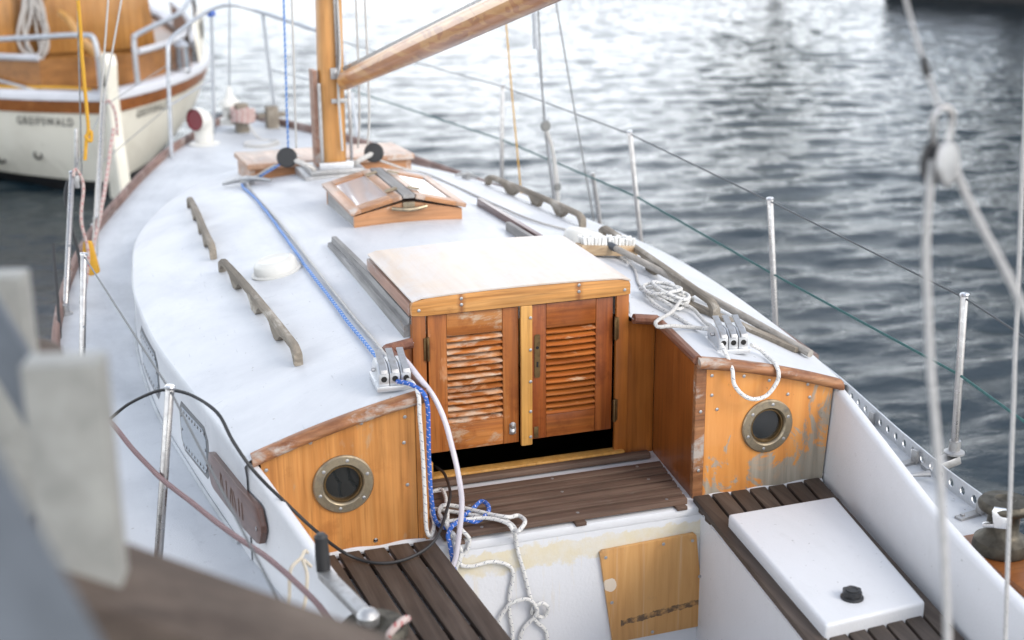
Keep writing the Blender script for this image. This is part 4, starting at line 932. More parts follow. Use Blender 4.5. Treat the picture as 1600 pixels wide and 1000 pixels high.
# ---------------------------------------------------------------- cabin side windows and name board
def on_side(y, z, off): return V((-(cabw(y) if y > 0 else coamx(y) + .038) - off, y, z))
def side_plate(ya, yb, z0, z1, off, th, r=.03, nsub=10, slant=.03):
    """plate that follows the cabin side between y=ya and y=yb"""
    m = MB(); rows = []
    for k in range(nsub + 1):
        f = k / nsub; y = ya + (yb - ya) * f; e = min(f, 1 - f) * abs(yb - ya); cut = max(0, r - e); cut = r - math.sqrt(max(r * r - cut * cut, 0)) if cut > 0 else 0
        sh = slant * (f - .5); a, b = z0 + cut + sh, z1 - cut + sh
        rows.append([on_side(y, a, off), on_side(y, a, off + th), on_side(y, b, off + th), on_side(y, b, off)])
    m.grid([q + [q[0]] for q in rows]); m.add(rows[0], [(0, 1, 2, 3)]); m.add(rows[-1], [(0, 1, 2, 3)]); return m
for ya, yb, z0, z1 in ((.80, .44, -.355, -.205), (1.66, 1.19, -.345, -.19)):
    w = side_plate(ya, yb, z0, z1, .004, .004, .03).build('cabin_window', 'acrylic', boat, smooth=30)
    side_plate(ya + .02, yb - .02, z0 - .014, z1 + .014, .0025, .003, .035).build('gasket', 'sealant', w, smooth=30)
    n = 9
    for k in range(n):
        y = ya - .02 + (yb - ya + .04) * k / (n - 1)
        for z in (z0 + .012, z1 - .012): put('screw', scr, w, on_side(y, z + .03 * (k / (n - 1) - .5), .0082), frame((-1, 0, 0), (0, 1, 0)))
    for z in (z0 + .05, z1 - .05):
        for y in (ya - .012, yb + .012): put('screw', scr, w, on_side(y, z, .0082), frame((-1, 0, 0), (0, 1, 0)))
nb = side_plate(.375, -.175, -.325, -.205, .004, .017, .05, 22, .02).build('name_board', 'nameboard', boat, .002, smooth=30)
for y0, tilt in ((.22, 0), (.19, .02), (.155, 0), (.12, -.02), (.09, 0), (.055, .02), (.02, 0), (-.01, 0)):
    MB().bar(on_side(y0, -.295 + .01 * y0, .0216), on_side(y0 + tilt, -.240 + .01 * y0, .0216), .0008, .006, (0, 1, 0)).build('letter_stroke', 'gold', nb)
for y, z in ((.33, -.262), (-.135, -.268)): put('screw', scr_b, nb, on_side(y, z, .0214), frame((-1, 0, 0), (0, 1, 0)))

# ---------------------------------------------------------------- winches
def winch_drum(p, o, k, mat):
    MB().lathe([(.078 * k, 0), (.080 * k, .012 * k), (.076 * k, .035 * k), (.055 * k, .050 * k), (.046 * k, .060 * k), (.044 * k, .110 * k), (.050 * k, .120 * k), (.070 * k, .128 * k), (.074 * k, .136 * k), (.074 * k, .146 * k), (.066 * k, .156 * k), (.030 * k, .160 * k), (.018 * k, .150 * k), (0, .150 * k)], o, n=30).build('drum', mat, p, smooth=40)
pw = bpy.data.objects.new('winch', None); col.objects.link(pw); pw.parent = boat; o = V((1.075, -.70, -.40)); ORG[pw.name] = o; pw.location = o - ORG[boat.name]
winch_drum(pw, o, 1.0, 'winch')
MB().hexa([(.955, -1.55, -.436), (1.15, -1.55, -.436), (1.19, -.58, -.436), (1.005, -.585, -.436), (.955, -1.55, -.402), (1.15, -1.55, -.402), (1.19, -.58, -.402), (1.005, -.585, -.402)]).build('winch_pad', 'strake', pw, .004)
m = MB(); m.prism([(-.022, -.03), (.022, -.03), (.026, .018), (.018, .030), (-.018, .030), (-.026, .018)], (1.035, -.735, -.275), V((.75, -.5, 0)), V((0, .25, .97)), .022); m.bar((1.005, -.70, -.31), (1.05, -.74, -.30), .018, .012); m.build('line_guide', 'chrome', pw, .003)
pl = bpy.data.objects.new('winch', None); col.objects.link(pl); pl.parent = boat; o = V((-.835, -1.02, -.280)); ORG[pl.name] = o; pl.location = o - ORG[boat.name]
winch_drum(pl, o, 1.05, 'winch')
MB().box((-.86, -1.02, -.30), (.22, .24, .07)).build('winch_pad', 'white', pl, .006)

# ================================================================ LOOSE THINGS ON THE BOAT
wh = thing('winch_handle', (-.85, -1.0, -.11), 'steel winch handle with black grip standing in the port winch', 'winch handle')
a, b = V((-.845, -1.01, -.104)), V((-.893, -.755, -.112))
MB().bar(a, b, .034, .020).build('arm', 'dull_steel', wh, .004)
MB().lathe([(.024, -.02), (.026, .006), (.018, .018), (.008, .022), (0, .022)], a, n=18).build('hub', 'dull_steel', wh)
MB().lathe([(.014, 0), (.017, .01), (.0175, .05), (.016, .08), (.017, .095), (.010, .103), (0, .104)], b + V((0, 0, -.002)), frame((-.02, .05, 1)), 16).build('grip', 'rubber', wh)
br = thing('deck_brush', (.65, 1.25, .04), 'long handled scrubbing brush lying bristles up on the starboard cabin top', 'brush')
bR = rotz(math.radians(10)); bo_ = V((.645, 1.262, roofz(.645, 1.26) + .030))
m = MB().box(bo_, (.27, .062, .042), bR @ Matrix.Rotation(.14, 3, 'Y')); m.build('head', 'brushwood', br, .008)
m = MB()
for i in range(15):
    for j in range(3):
        c = bo_ + bR @ Matrix.Rotation(.14, 3, 'Y') @ V((-.112 + i * .016, -.018 + j * .018, .020)); m.tube([c, c + V((random.uniform(-.006, .006), random.uniform(-.006, .006), .030 + random.uniform(-.004, .006)))], [.0065, .0085], 6)
m.build('bristles', 'bristle', br)
h0, h1 = V((.655, 1.235, roofz(.655, 1.23) + .052)), V((.935, .168, roofz(.935, .168) + .020))
MB().tube([h0, h0 + (h1 - h0) * .5 + V((0, 0, .006)), h1], [.0125, .014, .0135], 14, 5).build('handle', 'handle', br)
MB().tube([h0 + (h0 - h1).normalized() * .02, h0 + (h1 - h0).normalized() * .03], .0148, 14).build('ferrule', 'beam', br)
single('plank', MB().hexa([(.600, .66, roofz(.6, .66) + .001), (.655, .69, roofz(.655, .69) + .001), (.945, .225, roofz(.945, .225) + .001), (.895, .20, roofz(.895, .2) + .001), (.600, .66, roofz(.6, .66) + .024), (.655, .69, roofz(.655, .69) + .024), (.945, .225, roofz(.945, .225) + .020), (.895, .20, roofz(.895, .2) + .020)]), 'grey_wood', 'weathered grey plank lying under the brush handle', 'plank', bevel=.004)

# ---------------------------------------------------------------- ropes, hose and cable
def rope(name, pts, r, mat, label, cat='rope', sub=6, n=8):
    P = smooth_path(pts, sub); rr = []
    for i, p in enumerate(P):                       # rope never lies quite true: small wander and slightly uneven girth
        q = p * 9; P[i] = p + V((noise.noise(q), noise.noise(q + V((7, 3, 1))), .5 * noise.noise(q + V((2, 9, 4))))) * min(.35 * r, .003)
        rr.append(r * (1 + .06 * noise.noise(p * 40)))
    return single(name, MB().tube(P, rr, n, 0), mat, label, cat)
BLUE_A = [(-.485, 3.35, -.032), (-.491, 2.835, .004), (-.506, 2.197, .033), (-.518, 1.741, .046), (-.524, 1.365, .051), (-.522, 1.013, .048), (-.520, .701, .045), (-.515, .438, .044), (-.508, .26, .045), (-.506, .18, .052)]
rope('rope', [(-.30, 3.20, .10), (-.36, 3.26, .05), (-.42, 3.33, .0)] + [(x, y, roofz(x, y) + .012 + max(0, .02 - abs(y - .18) * .2)) for x, y, z in BLUE_A], .0062, 'bluewhite', 'blue and white line running along the cabin top to the port clutch')
BLUE_B = [(-.508, .044, .050), (-.490, .02, .052), (-.473, -.005, .05), (-.452, -.034, .034), (-.441, -.040, -.008), (-.440, -.038, -.1), (-.440, -.036, -.184), (-.438, -.04, -.283), (-.428, -.03, -.36), (-.405, .0, -.405)]
BLUE_C = [(-.398, -.006, -.408), (-.384, -.029, -.404), (-.33, .018, -.404), (-.283, .053, -.397), (-.245, .081, -.388), (-.235, .047, -.388), (-.249, .005, -.392), (-.294, -.028, -.400), (-.332, -.023, -.390), (-.376, -.056, -.387), (-.400, -.085, -.40), (-.397, -.09, -.429), (-.391, -.10, -.492), (-.386, -.105, -.526), (-.40, -.10, -.58)]
rope('rope', BLUE_B + BLUE_C, .0068, 'bluerope', 'bright blue flecked rope hanging from the port clutch into the tangle')
rope('rope', [(-.33, 3.22, .09), (-.40, 3.30, .03)] + [(x, y, roofz(x, y) + .010) for x, y in ((-.462, 3.30), (-.488, 2.141), (-.497, 1.377), (-.493, .827), (-.484, .437), (-.478, .26))] + [(-.476, .18, .055)], .005, 'oldrope', 'thin grey white line beside the blue one on the cabin top')
WHITE_B = [(-.476, .044, .050), (-.470, .01, .05), (-.466, -.034, .028), (-.466, -.042, -.035), (-.460, -.040, -.137), (-.457, -.040, -.26), (-.455, -.042, -.385), (-.443, -.045, -.415), (-.416, .014, -.408)]
T2 = [(-.396, .115, -.408), (-.353, .079, -.404), (-.287, .027, -.404), (-.221, -.022, -.400), (-.20, -.083, -.402), (-.20, -.12, -.404), (-.19, -.125, -.398), (-.159, -.083, -.395), (-.163, -.033, -.398), (-.20, -.052, -.389), (-.24, -.019, -.390), (-.298, .056, -.394), (-.338, .095, -.394), (-.37, .09, -.389), (-.391, .044, -.389), (-.39, -.017, -.392), (-.383, -.080, -.423), (-.376, -.085, -.477), (-.40, -.08, -.54)]
rope('rope', WHITE_B + T2, .0064, 'whiterope', 'white flecked rope falling down the port bulkhead batten into a tangle')
rope('rope', [(-.42, .014, -.404), (-.341, -.017, -.392), (-.266, -.038, -.388), (-.22, -.083, -.390), (-.205, -.105, -.41), (-.184, -.072, -.458), (-.174, -.070, -.513), (-.154, -.070, -.592), (-.138, -.070, -.661), (-.125, -.070, -.707), (-.113, -.070, -.732), (-.092, -.072, -.735), (-.083, -.078, -.704), (-.104, -.082, -.682), (-.129, -.080, -.691), (-.134, -.072, -.717), (-.117, -.070, -.753), (-.092, -.070, -.78), (-.083, -.070, -.815), (-.079, -.075, -.90)], .0062, 'whiterope', 'white flecked rope tied in a loose knot on the white cockpit wall')
rope('rope', [(-.36, -.03, -.398), (-.351, -.075, -.40), (-.33, -.072, -.434), (-.341, -.070, -.474), (-.357, -.070, -.486), (-.357, -.070, -.514), (-.321, -.070, -.524), (-.261, -.070, -.519), (-.21, -.070, -.539), (-.194, -.070, -.574), (-.205, -.070, -.637), (-.205, -.070, -.703), (-.197, -.070, -.77), (-.195, -.075, -.90)], .0060, 'whiterope', 'white flecked rope bending along the wall and down beside the knot')
rope('rope', [(-.26, -.072, -.80), (-.244, -.074, -.726), (-.223, -.078, -.686), (-.202, -.084, -.661), (-.151, -.086, -.657), (-.124, -.088, -.693), (-.13, -.082, -.725), (-.161, -.074, -.763), (-.172, -.072, -.806), (-.18, -.075, -.90)], .0060, 'whiterope', 'short white rope bight passing through the loose knot')
rope('rope', [(-.372, .238, -.410), (-.36, .240, -.408), (-.327, .243, -.404), (-.329, .192, -.406), (-.347, .122, -.406), (-.36, .06, -.40), (-.389, -.046, -.398), (-.383, -.09, -.400), (-.377, -.080, -.434), (-.358, -.074, -.463), (-.367, -.074, -.499), (-.39, -.08, -.56)], .0058, 'whiterope', 'white rope end at the inner edge of the teak grating')
rope('hose', [(-.48, .20, .05), (-.471, .12, .092), (-.446, .03, .060), (-.412, -.02, .003), (-.388, -.05, -.069), (-.372, -.07, -.154), (-.364, -.09, -.238), (-.362, -.10, -.305), (-.372, -.11, -.382), (-.387, -.115, -.46), (-.401, -.12, -.50), (-.41, -.11, -.58)], .0082, 'hose', 'pale clear plastic hose curving down past the port door', 'hose', n=12)
rope('cable', [(-1.372, .36, -.13), (-1.357, .30, -.087), (-1.316, .25, -.039), (-1.264, .20, .018), (-1.194, .13, .071), (-1.15, .08, .089), (-1.10, 0, .095), (-1.047, -.12, .081), (-1.019, -.20, .025), (-.979, -.25, -.043), (-.904, -.22, -.150), (-.818, -.20, -.262), (-.713, -.106, -.40), (-.631, -.155, -.42), (-.536, -.155, -.419), (-.444, -.103, -.400), (-.361, .05, -.371), (-.326, .15, -.366), (-.30, .30, -.382), (-.298, .40, -.398), (-.282, .5, -.435)], .0048, 'rubber', 'black cable looping from the port stanchion over the bench into the cabin', 'cable')
rope('rope', [(-1.372, .36, -.06), (-1.351, .32, -.03), (-1.316, .25, -.043), (-1.269, .12, -.085), (-1.206, -.02, -.125), (-1.139, -.20, -.134), (-1.065, -.40, -.142), (-.999, -.60, -.131), (-.938, -.78, -.145), (-.893, -.93, -.175), (-.875, -.99, -.19)], .0072, 'redrope', 'maroon and white cord stretched from the port rail to the winch')
rope('rope', [(.549, .066, .040), (.548, .03, .020), (.543, -.03, -.010), (.543, -.045, -.054), (.571, -.05, -.092), (.612, -.05, -.112), (.659, -.047, -.105), (.695, -.042, -.067), (.700, -.04, -.035), (.706, .0, -.018), (.713, .06, -.018), (.705, .09, -.004), (.68, .085, .012), (.662, .078, .022)], .0068, 'whiterope', 'white rope hanging in a loop from the starboard clutch')
rope('rope', [(x, y, z - .006) for x, y, z in ((.579, .719, .044), (.603, .634, .054), (.638, .576, .041), (.66, .56, .03), (.595, .483, .039), (.555, .528, .062), (.541, .605, .061), (.601, .657, .059), (.639, .589, .056), (.69, .60, .04), (.631, .508, .046), (.567, .529, .07), (.539, .619, .071), (.524, .538, .053), (.549, .408, .042), (.565, .292, .034), (.585, .215, .048))], .0062, 'whiterope', 'coiled white rope bundle beside the sliding hatch')
rope('rope', [(.545, .70, .05), (.60, .62, .072), (.66, .55, .06), (.62, .49, .062), (.56, .56, .085), (.585, .67, .08), (.655, .60, .07), (.60, .53, .082), (.53, .57, .07), (.545, .66, .075), (.62, .64, .08), (.64, .54, .07)], .0062, 'whiterope', 'topmost turns of the coiled white rope on the starboard cabin top')
rope('rope', [(.722, .63, .012), (.67, .56, .045), (.615, .50, .060), (.529, .391, .056), (.444, .306, .063), (.406, .253, .070), (.404, .222, .066), (.455, .231, .062), (.545, .274, .034), (.593, .222, .040)], .0066, 'oldrope', 'white rope bent in a hook over the recess moulding')
rope('rope', [(.576, .52, .066), (.647, .488, .03), (.64, .40, .022), (.632, .33, .020), (.616, .215, .045)], .0066, 'oldrope', 'straight white rope leading from the coil to the starboard clutch')
rope('rope', [(.702, 1.152, roofz(.7, 1.15) + .006), (.663, 1.01, roofz(.66, 1.01) + .006), (.597, .829, roofz(.6, .83) + .006), (.558, .66, roofz(.56, .66) + .012)], .0045, 'oldrope', 'thin dark flecked line running under the brush to the coil')
rope('rope', [(.20, 3.28, .07), (.35, 3.3, roofz(.35, 3.3) + .02), (.454, 3.2, roofz(.454, 3.2) + .008), (.50, 2.24, roofz(.5, 2.24) + .008), (.56, 1.85, roofz(.56, 1.85) + .008), (.72, 1.62, roofz(.72, 1.62) + .008), (.70, 1.30, roofz(.70, 1.3) + .008), (.70, 1.17, roofz(.7, 1.17) + .008)], .0052, 'oldrope', 'grey line leading aft from the mast past the skylight to starboard')
rope('rope', [(-.215, 3.27, .155), (-.196, 3.28, .88), (-.10, 3.28, 5)], .0055, 'oldrope', 'white halyard hanging beside the mast on its port side')
rope('rope', [(-.254, 3.28, .150), (-.234, 3.29, .88), (-.13, 3.28, 5)], .0055, 'bluewhite', 'blue halyard hanging down to the port turning block')
rope('rope', [(.160, 3.3, .142), (.171, 3.3, .87), (.09, 3.3, 5)], .0055, 'oldrope', 'white halyard running down to the starboard turning block')
rope('rope', [(.121, 3.36, .12), (.132, 3.33, .87), (.08, 3.3, 5)], .0048, 'oldrope', 'thin halyard close to the mast on its starboard side')
for x, y, z, lab in ((-.275, 3.2, .125, 'round black turning block with a strop to port of the mast foot'), (.185, 3.28, .105, 'black double turning block to starboard of the mast foot')):
    t = thing('turning_block', (x, y, z), lab, 'block', 'turning blocks at the mast foot')
    R = frame((-.35, -1, .25))
    for dzv in (-.014, .012): MB().lathe([(.045, -.006), (.050, 0), (.045, .006), (.012, .008), (0, .008)], V((x, y, z)) + R @ V((0, 0, dzv)), R, 20).build('cheek', 'rubber', t)
    MB().lathe([(.036, -.008), (.030, 0), (.036, .008)], (x, y, z), R, 20).build('sheave', 'dull_steel', t)
    MB().tube([(x, y, z), (x * .6 - .02, y - .05, z * .55 + .02), (x * .45 - .02, y - .02, .055)], .013, 8, 4).build('strop', 'oldrope', t)
rope('rope', [(-.12, 5.88, -.305), (.0, 5.80, -.305), (.12, 5.90, -.305), (.10, 6.05, -.30), (-.06, 6.05, -.30), (-.10, 5.93, -.295), (.02, 5.86, -.292), (.13, 5.98, -.29), (.02, 6.15, -.29), (-.03, 6.36, -.18)], .009, 'oldrope', 'loose turn of grey mooring rope lying on the foredeck')
m = MB()
pts = []
for k in range(60):
    a = k * .62; pts.append((-.05 + .075 * math.cos(a) + .004 * math.sin(k), 6.36 + .075 * math.sin(a), deckz(6.36) + .10 + .0016 * k + .008 * math.sin(k * 1.3)))
rope('rope', pts, .011, 'pinkrope', 'pinkish rope wound round the tall foredeck bitt', sub=2)
rope('rope', [(-1.197, 3.18, .92), (-1.205, 3.18, .6), (-1.207, 3.18, .33), (-1.222, 3.18, .29), (-1.20, 3.175, .27), (-1.196, 3.18, .31), (-1.214, 3.182, .30), (-1.235, 3.18, .18)], .0085, 'yellowrope', 'yellow line with a knot hanging at the port shrouds')
rope('rope', [(-1.30, 2.96, .15), (-1.285, 2.97, .18), (-1.26, 2.98, .10), (-1.285, 2.9, -.05), (-1.27, 2.85, -.2), (-1.30, 2.8, -.35)], .0075, 'pinkrope', 'red and white line wound down the third port stanchion')
rope('rope', [(-1.084, 4.40, .25), (-1.05, 4.38, .28), (-1.02, 4.36, .22), (-1.02, 4.3, .10)], .0085, 'pinkrope', 'red line end draped over the forward port stanchion')
rope('rope', [(-1.06, 3.9, .20), (-1.12, 3.7, .0), (-1.19, 3.45, -.18), (-1.27, 3.2, -.36)], .010, 'pinkrope', 'bundled red and white lines tied along the port shrouds')
rope('rope', [(-1.325, 3.0, .12), (-1.345, 2.95, .05), (-1.335, 2.9, -.05), (-1.31, 2.75, -.22), (-1.325, 2.65, -.37)], .008, 'rubber', 'black line hanging beside the third port stanchion')
rope('rope', [(-1.42, 2.7, -.10), (-1.425, 2.5, -.25), (-1.43, 2.3, -.40), (-1.45, 2.1, -.48)], .007, 'rubber', 'thick black mooring line over the port toe rail')
m = MB(); m.prism([(-.02, 0), (.02, 0), (.045, -.15), (.0, -.17), (-.04, -.14)], (-1.262, 2.9, -.14), V((.96, -.28, 0)), V((0, 0, 1)), .03)
single('duster', m, 'yellowrope', 'yellow cloth bundle tied at the foot of the port shrouds', 'cloth', bevel=.012)
rope('cord', [(-.895, -.55, -.155), (-.905, -.57, -.14), (-.921, -.60, -.143), (-.954, -.65, -.144), (-.966, -.68, -.196), (-.975, -.70, -.235), (-.955, -.70, -.25), (-.935, -.70, -.217), (-.917, -.66, -.163), (-.915, -.60, -.150), (-.89, -.56, -.19)], .0045, 'cream', 'cream cord loop tied over the port coaming', 'cord')
pts = []
for k in range(46):
    a = k * .55; pts.append((-.835 + (.053 + .004 * math.sin(k * 2.1)) * math.cos(a), -1.02 + .053 * math.sin(a), -.20 + .0012 * k + .006 * math.sin(k * 1.7)))
pts += [(-.78, -1.03, -.125), (-.765, -1.05, -.10), (-.79, -1.08, -.09), (-.82, -1.09, -.12), (-.78, -1.12, -.15), (-.74, -1.10, -.20)]
rope('rope', pts, .0085, 'pinkrope', 'red and white sheet wound on the port winch', sub=3)

# mainsheet
ms = thing('mainsheet_block', (-0.1541, -1.9828, 1.0426), 'grey mainsheet block hanging in front of the water at upper right', 'block')
o = V((-0.1541, -1.9828, 1.0467)); R = frame((.50, -.86, .1))
for s in (-1, 1): MB().lathe([(.030, -.005), (.036, 0), (.032, .006), (.012, .008), (0, .008)], o + R @ V((0, 0, s * .012)), R, 22).build('cheek', 'dull_steel' if s > 0 else 'rubber', ms)
MB().lathe([(.027, -.007), (.022, 0), (.027, .007)], o, R, 20).build('sheave', 'rubber', ms)
MB().tube([o + V((-.012, 0, .03)), o + V((-.016, 0, .07)), o + V((0, 0, .085)), o + V((.016, 0, .07)), o + V((.012, 0, .03))], .005, 8, 4).build('shackle', 'steel', ms)
rope('mainsheet', [(-0.1746, -1.9910, 1.0549), (-0.1804, -1.9992, 1.0180), (-0.1845, -2.0238, 0.8540), (-0.1951, -2.1386, 0.4686), (-0.2074, -2.2124, 0.1816), (-0.2156, -2.2780, -0.1464), (-0.2156, -2.3190, -0.4990)], .0064, 'sheet', 'thick white mainsheet fall running down to the lower edge at right')
rope('mainsheet', [(-0.1336, -1.9828, 1.0549), (-0.1230, -1.9910, 1.0221), (-0.0926, -2.0279, 0.9442), (-0.0475, -2.0812, 0.8294), (0.0714, -2.2206, 0.5096), (0.2518, -2.4010, 0.0586), (.33, -2.55, -.41)], .0064, 'sheet', 'white mainsheet part slanting from the block to the right edge')
rope('rope', [(-0.1599, -1.9787, 1.1205), (-0.1623, -1.9664, 1.1492), (-0.1705, -1.9254, 1.2230), (-0.1828, -1.8680, 1.3460), (-0.2074, -1.7040, 1.6986), (.15, -1.72, 1.85), (.44, -1.78, 1.76)], .0031, 'sheet', 'thin strop holding the mainsheet block from above')
single('toggle', MB().lathe([(.003, -.018), (.006, -.010), (.0075, 0), (.006, .011), (.003, .018)], (-0.1664, -1.9459, 1.1861), frame((-.1, .35, .9)), 12), 'rubber', 'small dark toggle on the strop above the mainsheet block', 'toggle')
rope('rope', [(1.06, -.40, 3.2), (.90, -.72, 2.03), (.74, -1.04, .89), (.66, -1.2, .30), (.58, -1.36, -.245), (.56, -1.42, -.46)], .0052, 'sheet', 'thin white line hanging at the right edge in front of the winch')

# ================================================================ PIER THINGS IN THE LEFT FOREGROUND
def beam_thing(name, a, b, w, h, mat, label, cat, up=(0, 0, 1), bevel=.006): return single(name, MB().bar(a, b, w, h, up), mat, label, cat, bevel=bevel)
single('pier_post', MB().box((-1.425, -2.17, .34), (.088, .05, 1.21), rotz(-.25)), 'post', 'pale square metal post, taller and nearer of the two blurred ones', 'post', 'pale posts on the pier', bevel=.004)
single('pier_post', MB().box((-1.497, -1.84, .36), (.072, .05, 1.21), rotz(-.25)), 'post', 'pale metal post cut by the left edge of the picture', 'post', 'pale posts on the pier', bevel=.004)
beam_thing('pier_rail', (-1.60, -2.60, 1.18), (-1.37, -2.92, .70), .10, .05, 'beam', 'wide blue grey steel rail slanting down across the lower left corner', 'rail', (.7, -.5, .5))
single('pier_brace', MB().bar((-1.53, -1.95, .98), (-1.42, -2.12, .78), .05, .02, (0, 1, .3)), 'beam', 'short blue grey brace between the two pale posts', 'brace', bevel=.003)
single('timber_pile', MB().lathe([(.105, 0), (.11, .5), (.10, 1.86), (.088, 1.90), (.04, 1.925), (0, 1.928)], (-1.515, -1.36, -1.20), n=24), 'pile', 'dark round timber pile top behind the pale posts', 'pile')
beam_thing('pier_timber', (-1.52, -2.13, .675), (-.98, -2.30, .435), .16, .10, 'pile', 'weathered brown timber beam across the lower left foreground', 'beam', (0, 0, 1), .012)

# ================================================================ THE OTHER BOAT AHEAD
nbt = thing('moored_boat', (-.86, 9.1, WATER), 'old cream double ended boat with varnished cabin moored ahead, lettered GREIFSWALD', 'boat')
S0 = V((-.83, 9.0, 0)); ax = V((-.20, .98, 0)); sx = V((.98, .20, 0))
wd = lambda u: 2.25 * (1 - math.exp(-max(u, 0) / 1.75)) * (1 if u < 5 else max(0, 1 - ((u - 5) / 4.2) ** 2) ** .6)
sheer = lambda u: .018 * (u - 4.5) ** 2 - .36 * 1 - .0
shz = lambda u: -.37 + .010 * (u - 1.0) ** 2 * (1 if u > 1 else .6)
def hp(u, side, z, off=0):
    top = -.42; f = (top - z) / (top - WATER)          # 0 at sheer, 1 at water
    f = max(f, 0); g_ = 1 - .10 * f - .28 * f ** 3
    uu = u + .16 * f + .10 * f * f
    w = wd(u) * g_ + off
    return S0 + ax * uu + sx * side * w + V((0, 0, z)) - ax * (off * .5)
us = [0, .04, .1, .2, .35, .5, .75, 1.0, 1.4, 1.8, 2.3, 2.9, 3.6, 4.4, 5.2, 6.2, 7.2, 8.2, 9.1]
def band(z0, z1, off, mat, name, nz=8, th=None):
    m = MB()
    for s in (-1, 1): m.grid([[hp(u, s, z0(u) + (z1(u) - z0(u)) * k / (nz - 1), off) for k in range(nz)] for u in us])
    return m.build(name, mat, nbt, smooth=60)
band(lambda u: -1.15, lambda u: shz(u) - .135, 0, 'oldwhite', 'hull', 10); band(lambda u: -1.6, lambda u: -1.15, .004, 'antifoul', 'boot_top')
band(lambda u: shz(u) - .145, lambda u: shz(u) - .02, .012, 'strake', 'rubbing_strake', 4)
m = MB()
for s in (-1, 1):
    rows = [[hp(u, s, shz(u) + dz_, of) for dz_, of in ((-.03, .02), (-.03, .035), (.02, .035), (.045, .015), (.045, -.12), (.0, -.13))] for u in us]
    m.grid(rows)
m.build('cap_rail', 'oldgrey', nbt, smooth=50)
m = MB(); m.grid([[hp(u, -1, shz(u) - .03, -.02), S0 + ax * u + V((0, 0, shz(u) - .02)), hp(u, 1, shz(u) - .03, -.02)] for u in us]); m.build('deck', 'coamwood', nbt)
# rudder with slot, tiller
rp = lambda a, z: S0 - ax * a + V((0, 0, z))
poly = [(-.10, -1.45), (.30, -1.45), (.34, -1.2), (.22, -.75), (.16, -.30), (.20, -.06), (.16, .02), (.02, .02), (-.02, -.04), (-.02, -.40)]
rud = MB().prism(poly, S0 - sx * .05, -ax, V((0, 0, 1)), -.10).build('rudder', 'oldwhite', nbt, .02)
MB().prism([(.06, -.26), (.12, -.26), (.125, -.15), (.065, -.15)], S0 - sx * .056, -ax, V((0, 0, 1)), -.112).build('tiller_slot', 'dark', rud)
MB().tube([rp(.12, -.05), rp(-.20, -.02), rp(-.7, .05), rp(-1.2, .20), rp(-1.5, .24)], [.05, .045, .04, .035, .03], 10, 5).build('tiller', 'pale_oak', nbt)
# raised wooden coaming and cabin
def inset(u, d): return wd(u) - d
m = MB(); uc = [.55, .7, .9, 1.2, 1.6, 2.1, 2.7, 3.4, 4.2]
for s in (-1, 1): m.grid([[S0 + ax * u + sx * s * inset(u, .16) + V((0, 0, shz(u) + .03)), S0 + ax * u + sx * s * inset(u, .18) + V((0, 0, shz(u) + .30))] for u in uc])
m.grid([[S0 + ax * .55 + sx * q * inset(.55, .17) + V((0, 0, zz)) for q in (-1, 0, 1)] for zz in (shz(.55) + .03, shz(.55) + .30)]); m.build('cockpit_coaming', 'coamwood', nbt)
m = MB(); 
for s in (-1, 1): m.tube([S0 + ax * u + sx * s * inset(u, .17) + V((0, 0, shz(u) + .315)) for u in uc], .03, 8, 3)
m.build('coaming_cap', 'oldgrey', nbt)
cb = S0 + ax * 1.9; ch = .95
hw2 = 1.02
cabin = MB().hexa([cb - sx * hw2 + V((0, 0, -.35)), cb + sx * hw2 + V((0, 0, -.35)), cb + ax * 3.2 + sx * hw2 + V((0, 0, -.35)), cb + ax * 3.2 - sx * hw2 + V((0, 0, -.35)), cb - sx * (hw2 - .08) + V((0, 0, .62)), cb + sx * (hw2 - .08) + V((0, 0, .62)), cb + ax * 3.1 + sx * (hw2 - .08) + V((0, 0, .62)), cb + ax * 3.1 - sx * (hw2 - .08) + V((0, 0, .62))]).build('cabin', 'oldwood', nbt, .03)
for q, w_, z_, h_ in ((-.62, .52, .12, .62), (.40, .95, .10, .55)):
    MB().prism([(-w_ / 2, -h_ / 2), (w_ / 2, -h_ / 2), (w_ / 2, h_ / 2 - .08), (w_ / 2 - .08, h_ / 2), (-w_ / 2 + .08, h_ / 2), (-w_ / 2, h_ / 2 - .08)], cb + sx * q + V((0, 0, z_)) - ax * .022, sx, V((0, 0, 1)), .02).build('cabin_panel', 'oldwood', cabin, .006)
for q in (-.95, -.28, -.12): MB().bar(cb + sx * q - ax * .035 + V((0, 0, -.3)), cb + sx * q - ax * .035 + V((0, 0, .6)), .05, .03, ax).build('cabin_post', 'coamwood', cabin, .004)
gr = MB().box(cb + sx * -.66 + V((0, 0, .27)) - ax * .034, (.22, .012, .17), Matrix((sx, ax, V((0, 0, 1)))).transposed()).build('grille', 'dark', cabin)
for k in range(6): MB().bar(cb + sx * -.76 + V((0, 0, .20 + k * .028)) - ax * .044, cb + sx * -.56 + V((0, 0, .20 + k * .028)) - ax * .044, .006, .012).build('grille_bar', 'coamwood', gr)
m = MB(); m.hexa([cb + sx * a_ + ax * b_ + V((0, 0, z_)) for z_ in (.622, .69) for a_, b_ in ((-1.08, -.15), (1.08, -.15), (1.08, 3.3), (-1.08, 3.3))]); m.build('cabin_roof', 'oldgrey', nbt, .02)
